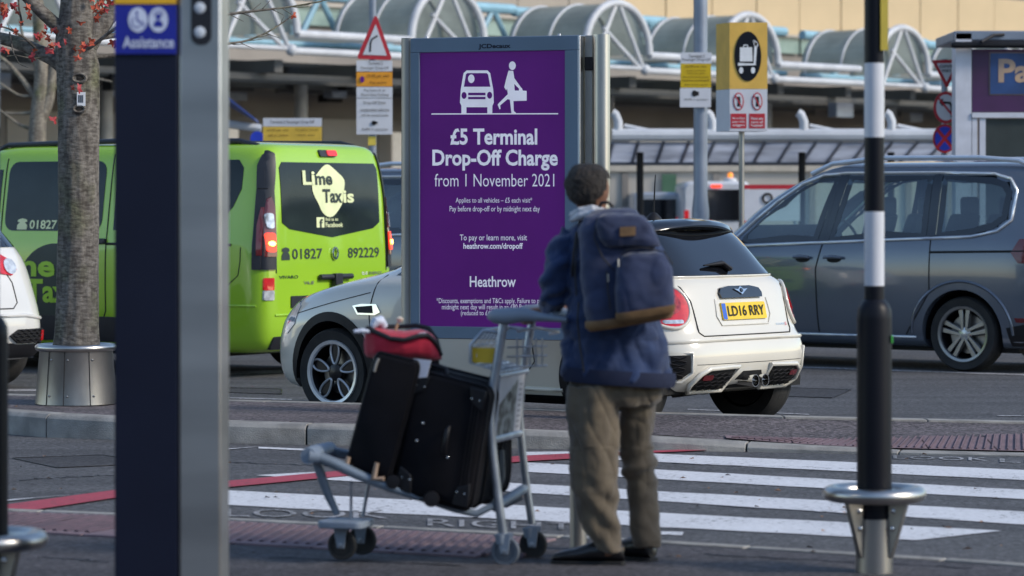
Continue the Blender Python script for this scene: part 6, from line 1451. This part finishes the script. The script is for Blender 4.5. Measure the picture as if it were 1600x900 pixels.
# wire basket
M_WIRE = mat('plated_wire', (.55, .58, .62), .3, .6)
def bk(x, y, w_): return Q(x, y, 0)+ts_*w_
for w_ in (.03, WID-.03):
    tube_('basket_rim', [bk(776, 520, w_), bk(752, 517, w_), bk(732, 540, w_), bk(732, 568, w_)], .008)
tube_('basket_rim', [bk(732, 542, .03), bk(732, 542, WID-.03)], .006); tube_('basket_rim', [bk(733, 568, .03), bk(733, 568, WID-.03)], .006); tube_('basket_rim', [bk(752, 517, .03), bk(752, 517, WID-.03)], .007)
for k in range(7): tube_('basket_wire', [bk(752, 517, .03+k*(WID-.06)/6), bk(733, 542, .03+k*(WID-.06)/6), bk(733, 568, .03+k*(WID-.06)/6), bk(778, 582, .03+k*(WID-.06)/6)], .004, M_WIRE, n=5)
for k in range(4): tube_('basket_wire', [bk(740+12*k, 570+4*k, .03), bk(740+12*k, 570+4*k, WID-.03)], .004, M_WIRE, n=5)
tube_('basket_rim', [bk(790, 520, WID*.4), bk(812, 516, WID*.6), bk(838, 524, WID*.8), bk(815, 528, WID)], .007)
for k in range(5): tube_('basket_wire', [bk(785+k*10, 532, WID*.5), bk(785+k*10, 576, WID*.5)], .004, M_WIRE, n=5)
for y in (545, 560, 576): tube_('basket_wire', [bk(778, y, WID*.3), bk(828, y, WID*.6)], .004, M_WIRE, n=5)
q = MB(); q.hexa([bk(732, 568, .05), bk(732, 568, .05)+tf_*-.10, bk(732, 568, .055)+tf_*-.10, bk(732, 568, .055)], [bk(732, 544, .05), bk(732, 544, .05)+tf_*-.10, bk(732, 544, .055)+tf_*-.10, bk(732, 544, .055)]); yb = q.build('yellow_sticker', mat('sticker_yellow', (.70, .46, .03), .5), tr)
q = MB(); q.prism(ell(0, 0, .016, .02, 16), lambda a, b_, d_: bk(745, 556, .047)+V((a, d_, b_)), -.003, 0); q.build('sticker_figure', M_SIGNW, yb)
# advertising board between the uprights
def ab(x, y, k=0): # x 0..1 across, y 0..1 up
    A, B_ = Q(774, 592, 0)+ts_*.035, Q(774, 592, 0)+ts_*(WID-.03); C_ = Q(765, 686, 0)+ts_*.035
    return A.lerp(B_, x)+(C_-A)*(1-y)-tf_*(.012+.001*k)
q = MB(); q.sheet([ab(0, 0), ab(1, 0), ab(1, 1), ab(0, 1)]); q.sheet([ab(0, 0, -6), ab(0, 1, -6), ab(1, 1, -6), ab(1, 0, -6)]); q.f += [(0, 1, 7, 4), (1, 2, 6, 7), (2, 3, 5, 6), (3, 0, 4, 5)]; adb = q.build('advert_board', mat('advert_white', (.55, .56, .60), .4), tr, smooth=None)
q = MB(); q.sheet([ab(.04, .02, 1), ab(.72, .02, 1), ab(.72, .93, 1), ab(.04, .55, 1)]); q.build('advert_picture', mat('advert_picture', (.30, .33, .32), .4, col2=(.02, .03, .025), vs=22, vdet=5, lo=.42, hi=.62), adb, smooth=None, fix=False)
for k in range(9):
    q = MB(); q.sheet([ab(.80, .10+.09*k, 1), ab(.92, .10+.09*k, 1), ab(.92, .135+.09*k, 1), ab(.80, .135+.09*k, 1)]); q.build('advert_print', mat('advert_print', (.25, .26, .3), .5), adb, smooth=None, fix=False)
# low platform rails, nose, front leg, rods
rail = [(492, 712), (520, 723), (560, 742), (610, 762), (660, 778), (710, 795), (745, 803), (770, 790)]
tube_('side_rail', [Nr(*p) for p in rail], [.024, .024, .022, .019, .017, .016, .016, .015], M_TRP)
tube_('side_rail', [Q(x, y, 0)+ts_*(.22 if x < 520 else .30 if x < 600 else WID) for x, y in rail], [.022]*4+[.017]*4, M_TRP)
for k in range(5): tube_('deck_wire', [Q(560+40*k, 742+13*k, 0), Q(560+40*k, 742+13*k, 0)+ts_*WID], .006, n=6)
q = MB(); q.tube([Nr(484, 712)+ts_*-.02, Nr(482, 712)+ts_*.10, Nr(484, 710)+ts_*.25], [.034, .040, .034], n=12); q.tube([Nr(484, 712), Nr(500, 714)], [.034, .028], n=12); q.build('nose_bumper', M_PLG, tr, smooth=60)
tube_('front_leg', [Nr(489, 722)+ts_*.05, Nr(496, 750)+ts_*.06, Nr(505, 778)+ts_*.07, Nr(517, 806)+ts_*.08], [.022, .020, .018, .014], M_TRP)
tube_('front_rod', [Nr(549, 752), Nr(541, 812)+ts_*.06], .006); tube_('front_rod', [Nr(562, 756)+ts_*.12, Nr(550, 812)+ts_*.14], .008)
q = MB(); q.prism(rrect(-.105, -.03, .09, .16, .03), lambda a, b_, d_: Nr(535, 819)+V((0, 0, d_))-tf_*a+ts_*(b_), -.018, .012); q.build('caster_plate', M_PLG, tr, bev=.006)
def caster(name_, c, r_, m_ring):
    root = MB(); root.lathe([(r_*.72, -.013), (r_*.95, -.014), (r_, -.007), (r_, .007), (r_*.95, .014), (r_*.72, .013)], (0, 0, 0), 28, 'y', cap=False); root.lathe([(r_*.74, -.008), (r_*.3, -.010), (.001, -.013)], (0, 0, 0), 28, 'y', cap=False)
    M_ = Matrix.Translation(c) @ Matrix.Rotation(-PH, 4, 'Z')
    root.v = [M_ @ v for v in root.v]; wh = root.build('wheel', m_ring, tr, smooth=40)
    hubm = MB(); hubm.lathe([(.014, -.016), (.012, -.022), (.001, -.024)], (0, 0, 0), 14, 'y'); hubm.v = [M_ @ v for v in hubm.v]; hubm.build('axle', M_TRM, wh)
    for sg in (-1, 1):
        q = MB(); q.prism([(-.016, -.012), (.016, -.012), (.028, r_*1.25), (-.034, r_*1.25)], lambda a, b_, d_: M_ @ V((a, d_, b_)), sg*.019-.003, sg*.019+.003); q.build('caster_fork', M_PLG, tr, bev=.002)
caster('w', Nr(533, 855)+V((0, 0, 0))*0+V((0, .08, 0)), .062, M_TYRE); caster('w', Nr(562, 853)+V((0, .22, 0)), .062, M_TYRE)
M_GTYRE = mat('grey_caster_rubber', (.10, .12, .15), .6)
for x, dy_, mm in ((790, 0.0, M_GTYRE), (834, .26, M_TYRE)):
    c = Q(x, 862, dy_); c.z = .062; caster('w', c, .060, mm)
    q = MB(); q.tube([Q(x-8, 834, dy_), Q(x-6, 850, dy_)], [.028, .022], n=10); q.build('caster_housing', M_PLG, tr, smooth=60)
for ob in [o for o in tr.children if o.name.startswith('wheel')]:
    pass
# ---- bags on the trolley
M_CASE = mat('black_suitcase_cloth', (.0045, .0045, .0075), .85, spec=.2, col2=(.0025, .0025, .0045), vs=8, bump=.35, bs=320); M_CASE2 = mat('black_suitcase_trim', (.008, .008, .011), .45, spec=.35)
def case_frame(blx, bly, trx_, try_, brx, bry, off, thick):
    """box frame from three photograph corners of its near face; returns f(u, v, w) with u along, v up, w across (metres)"""
    A = Q(blx, bly, 0)+ts_*off; B_ = Q(brx, bry, 0)+ts_*off; D_ = Q(trx_, try_, 0)+ts_*off
    ex = B_-A; ez = D_-A
    # the near face turns with the trolley
    ex = V((ex.x, -ex.x*math.tan(PH), ex.z)); ez = V((ez.x, -ez.x*math.tan(PH), ez.z))
    return lambda u, v, w_: A+ex*u+ez*v+ts_*w_*thick
def soft_case(name_, label, f, bump_=0.012, rr=.08, mm=None):
    o = thing(name_, label, 'suitcase', f(.5, 0, .5))
    q = MB(); rings = []
    prof = rrect(0, 0, 1, 1, rr, 5)
    for w_, k in ((0, .93), (.03, .98), (.10, 1.0), (.5, 1.012), (.90, 1.0), (.97, .98), (1, .93)):
        rings.append([f(.5+(a-.5)*k, .5+(b_-.5)*k, w_) for a, b_ in prof])
    q.loft(rings); bd = q.build('shell', mm or M_CASE, o, smooth=50)
    for w_ in (.06, .94):
        q = MB(); q.tube([f(.5+(a-.5)*1.012, .5+(b_-.5)*1.012, w_) for a, b_ in prof], .0055, n=6, closed=True); q.build('piping', M_CASE2, o, smooth=60)
    q = MB(); q.tube([f(.5+(a-.5)*1.018, .5+(b_-.5)*1.014, .42) for a, b_ in prof], .004, n=6, closed=True); q.build('zip', M_CASE2, o, smooth=60)
    return o
f1 = case_frame(533, 736, 583, 550, 603, 752, .03, .30)
s1 = soft_case('slim_suitcase', 'slim black upright suitcase in front under the red bag on the trolley', f1, rr=.10)
f2 = case_frame(614, 768, 645, 577, 734, 796, .0, .34)
s2 = soft_case('large_suitcase', 'large black cloth suitcase with studded corners nearest the trolley handle', f2, rr=.10)
def stud(f, u, v, par, r_=.0065): 
    q = MB(); c = f(u, v, -.0); q.lathe([(.001, -.006), (r_*.7, -.005), (r_, .0), (r_, .003)], c-ts_*.002, 10, 'y'); q.build('stud', M_CHROME, par, smooth=60)
for cu, cv, pts_ in ((0, 0, [(.02, .02), (.24, .02), (.20, .17), (.04, .22)]), (1, 0, [(.98, .02), (.76, .02), (.80, .17), (.96, .22)]), (0, 1, [(.02, .98), (.24, .98), (.20, .86), (.04, .80)]), (1, 1, [(.98, .98), (.76, .98), (.80, .86), (.96, .80)])):
    q = MB(); q.prism(pts_, lambda a, b_, d_: f2(a, b_, d_), -.022, .01); cp = q.build('corner_guard', M_CASE2, s2, bev=.006)
    for u, v in ((.09, .13), (.19, .13)):
        stud(f2, abs(cu-u), abs(cv-v) if cv == 0 else 1-v+.02, cp)
for u, v in ((.24, .60), (.20, .45), (.62, .38)): stud(f2, u, v, s2)
q = MB(); q.tube([f2(.585, .40, -.03), f2(.585, .43, -.08), f2(.585, .60, -.08), f2(.585, .63, -.03)], [.008, .012, .012, .008], n=8); q.build('side_handle', M_CASE2, s2, smooth=60)
for u in (.84, .88, .92): 
    q = MB(); q.tube([f2(u, .06, -.012), f2(u-.01, .94, -.012)], .003, n=5); q.build('ridge', M_CASE2, s2)
q = MB(); c = f2(.50, .0, .02); q.lathe([(.001, -.02), (.03, -.018), (.034, 0), (.03, .018), (.001, .02)], c+V((0, -.02, .012)), 20, 'y'); q.build('wheel', M_CASE2, s2, smooth=50)
q = MB(); q.lathe([(.001, -.02), (.028, -.018), (.03, 0), (.028, .018), (.001, .02)], f2(-.02, .08, .0)+V((0, -.01, 0)), 20, 'y'); q.build('wheel', M_CASE2, s2, smooth=50)
q = MB(); q.tube([f2(.1, 1.0, .2), f2(.14, 1.06, .25), f2(.34, 1.05, .25), f2(.38, 1.0, .2)], .012, n=8); q.build('top_handle', M_CASE2, s2, smooth=60)
q = MB(); q.hexa([f2(-.02, .92, -.01), f2(.20, .97, -.01), f2(.20, .97, -.03), f2(-.02, .92, -.03)], [f2(.0, 1.09, -.01), f2(.22, 1.11, -.01), f2(.22, 1.11, -.03), f2(.0, 1.09, -.03)]); q.build('luggage_label', mat('white_label', (.66, .67, .76), .6), s2)
f3 = case_frame(722, 786, 722, 602, 757, 774, .24, .16)
s3 = soft_case('rear_suitcase', 'black suitcase with rounded corners seen between the trolley uprights', f3, rr=.25)
q = MB(); q.tube([f3(.9, .0, -.05), f3(1.02, .12, -.05), f3(1.03, .35, -.05)], [.01, .02, .015], n=8); q.build('side_guard', mat('grey_guard', (.12, .13, .13), .5), s3, smooth=60)
for u, z in ((.06, .02), (.7, .03)):
    q = MB(); q.tube([f1(u-.02, z+.10, -.03), f1(u+.0, z-.03, -.04), f1(u+.22, z-.01, -.03)], [.010, .014, .010], n=8); q.build('tan_foot', mat('tan_rubber', (.42, .30, .22), .6), s1, smooth=60)
# red boat shaped pouch with a black rim
rb = thing('red_bag', 'red cloth bag with a black rim lying on top of the slim suitcase', 'bag', Q(628, 545, .12))
M_REDC = fabric('red_cloth', (.50, .008, .040), (.38, .006, .028), 300); 
q = MB(); rings = []
prof = [(567, 526, 554, .02), (572, 514, 560, .06), (585, 512, 563, .10), (605, 517, 565, .125), (630, 519, 566, .135), (655, 516, 566.5, .13), (672, 523, 566, .11), (683, 537, 566, .07), (689, 552, 565, .03)]
for x, yt, yb_, hw in prof:
    zt_, zb2 = Q(x, yt).z, Q(x, yb_).z; cx = Q(x, 540).x; rr_ = []
    for k in range(20):
        a = 2*PI*k/20; sa, ca = math.sin(a), math.cos(a)
        rr_.append(V((cx, DM+.13+hw*math.copysign(abs(ca)**.8, ca), (zt_+zb2)/2+(zt_-zb2)/2*math.copysign(abs(sa)**.75, sa))))
    rings.append(rr_)
q.loft(rings); remesh(q, 'cloth_body', M_REDC, rb, .006, 3, lambda p: .003*noise.noise(p*25))
near = [Q(572, 514, .07), Q(588, 520, .035), Q(610, 529, .0), Q(632, 531, -.012), Q(652, 525, -.01), Q(668, 524, .02), Q(681, 537, .05), Q(688, 556, .09)]
far = [Q(574, 514, .06), Q(595, 513, .20), Q(620, 514, .24), Q(648, 512, .24), Q(668, 516, .20), Q(680, 532, .16), Q(687, 556, .12)]
tube_('rim', near, .010, M_STRAP, par=rb); tube_('rim', far, .010, M_STRAP, par=rb)
q = MB(); q.tube([Q(654, 523, .02), Q(664, 522, .03), Q(674, 530, .04)], .007, n=6); q.build('logo_strip', M_SIGNW, rb, smooth=60)
q = MB(); q.tube([Q(552, 519, .05), Q(566, 518, .05), Q(578, 519, .06)], [.014, .020, .012], n=10, flat=.6); q.tube([Q(580, 512, .08), Q(586, 504, .08), Q(592, 502, .1), Q(598, 512, .12)], [.012, .022, .022, .018], n=10); o = q.build('white_wrapping', mat('crumpled_white', (.60, .66, .80), .5, bump=.6, bs=60), rb, smooth=60); o['kind'] = 'stuff'
q = MB(); q.tube([Q(613, 528, .12), Q(620, 506, .12)], .006, n=8); sk = q.build('stick', mat('pale_stick', (.50, .34, .20), .6), rb); q = MB(); q.lathe([(.001, -.012), (.014, -.006), (.015, .006), (.001, .014)], Q(623, 501, .12), 12); q.build('knob', mat('cream_knob', (.72, .62, .50), .5), rb, smooth=60)
q = MB(); q.tube([Q(592, 560, -.02), Q(588, 568, -.02), Q(585, 580, -.015)], .007, n=6); q.build('tie', mat('pale_tie', (.30, .29, .27), .6), rb)
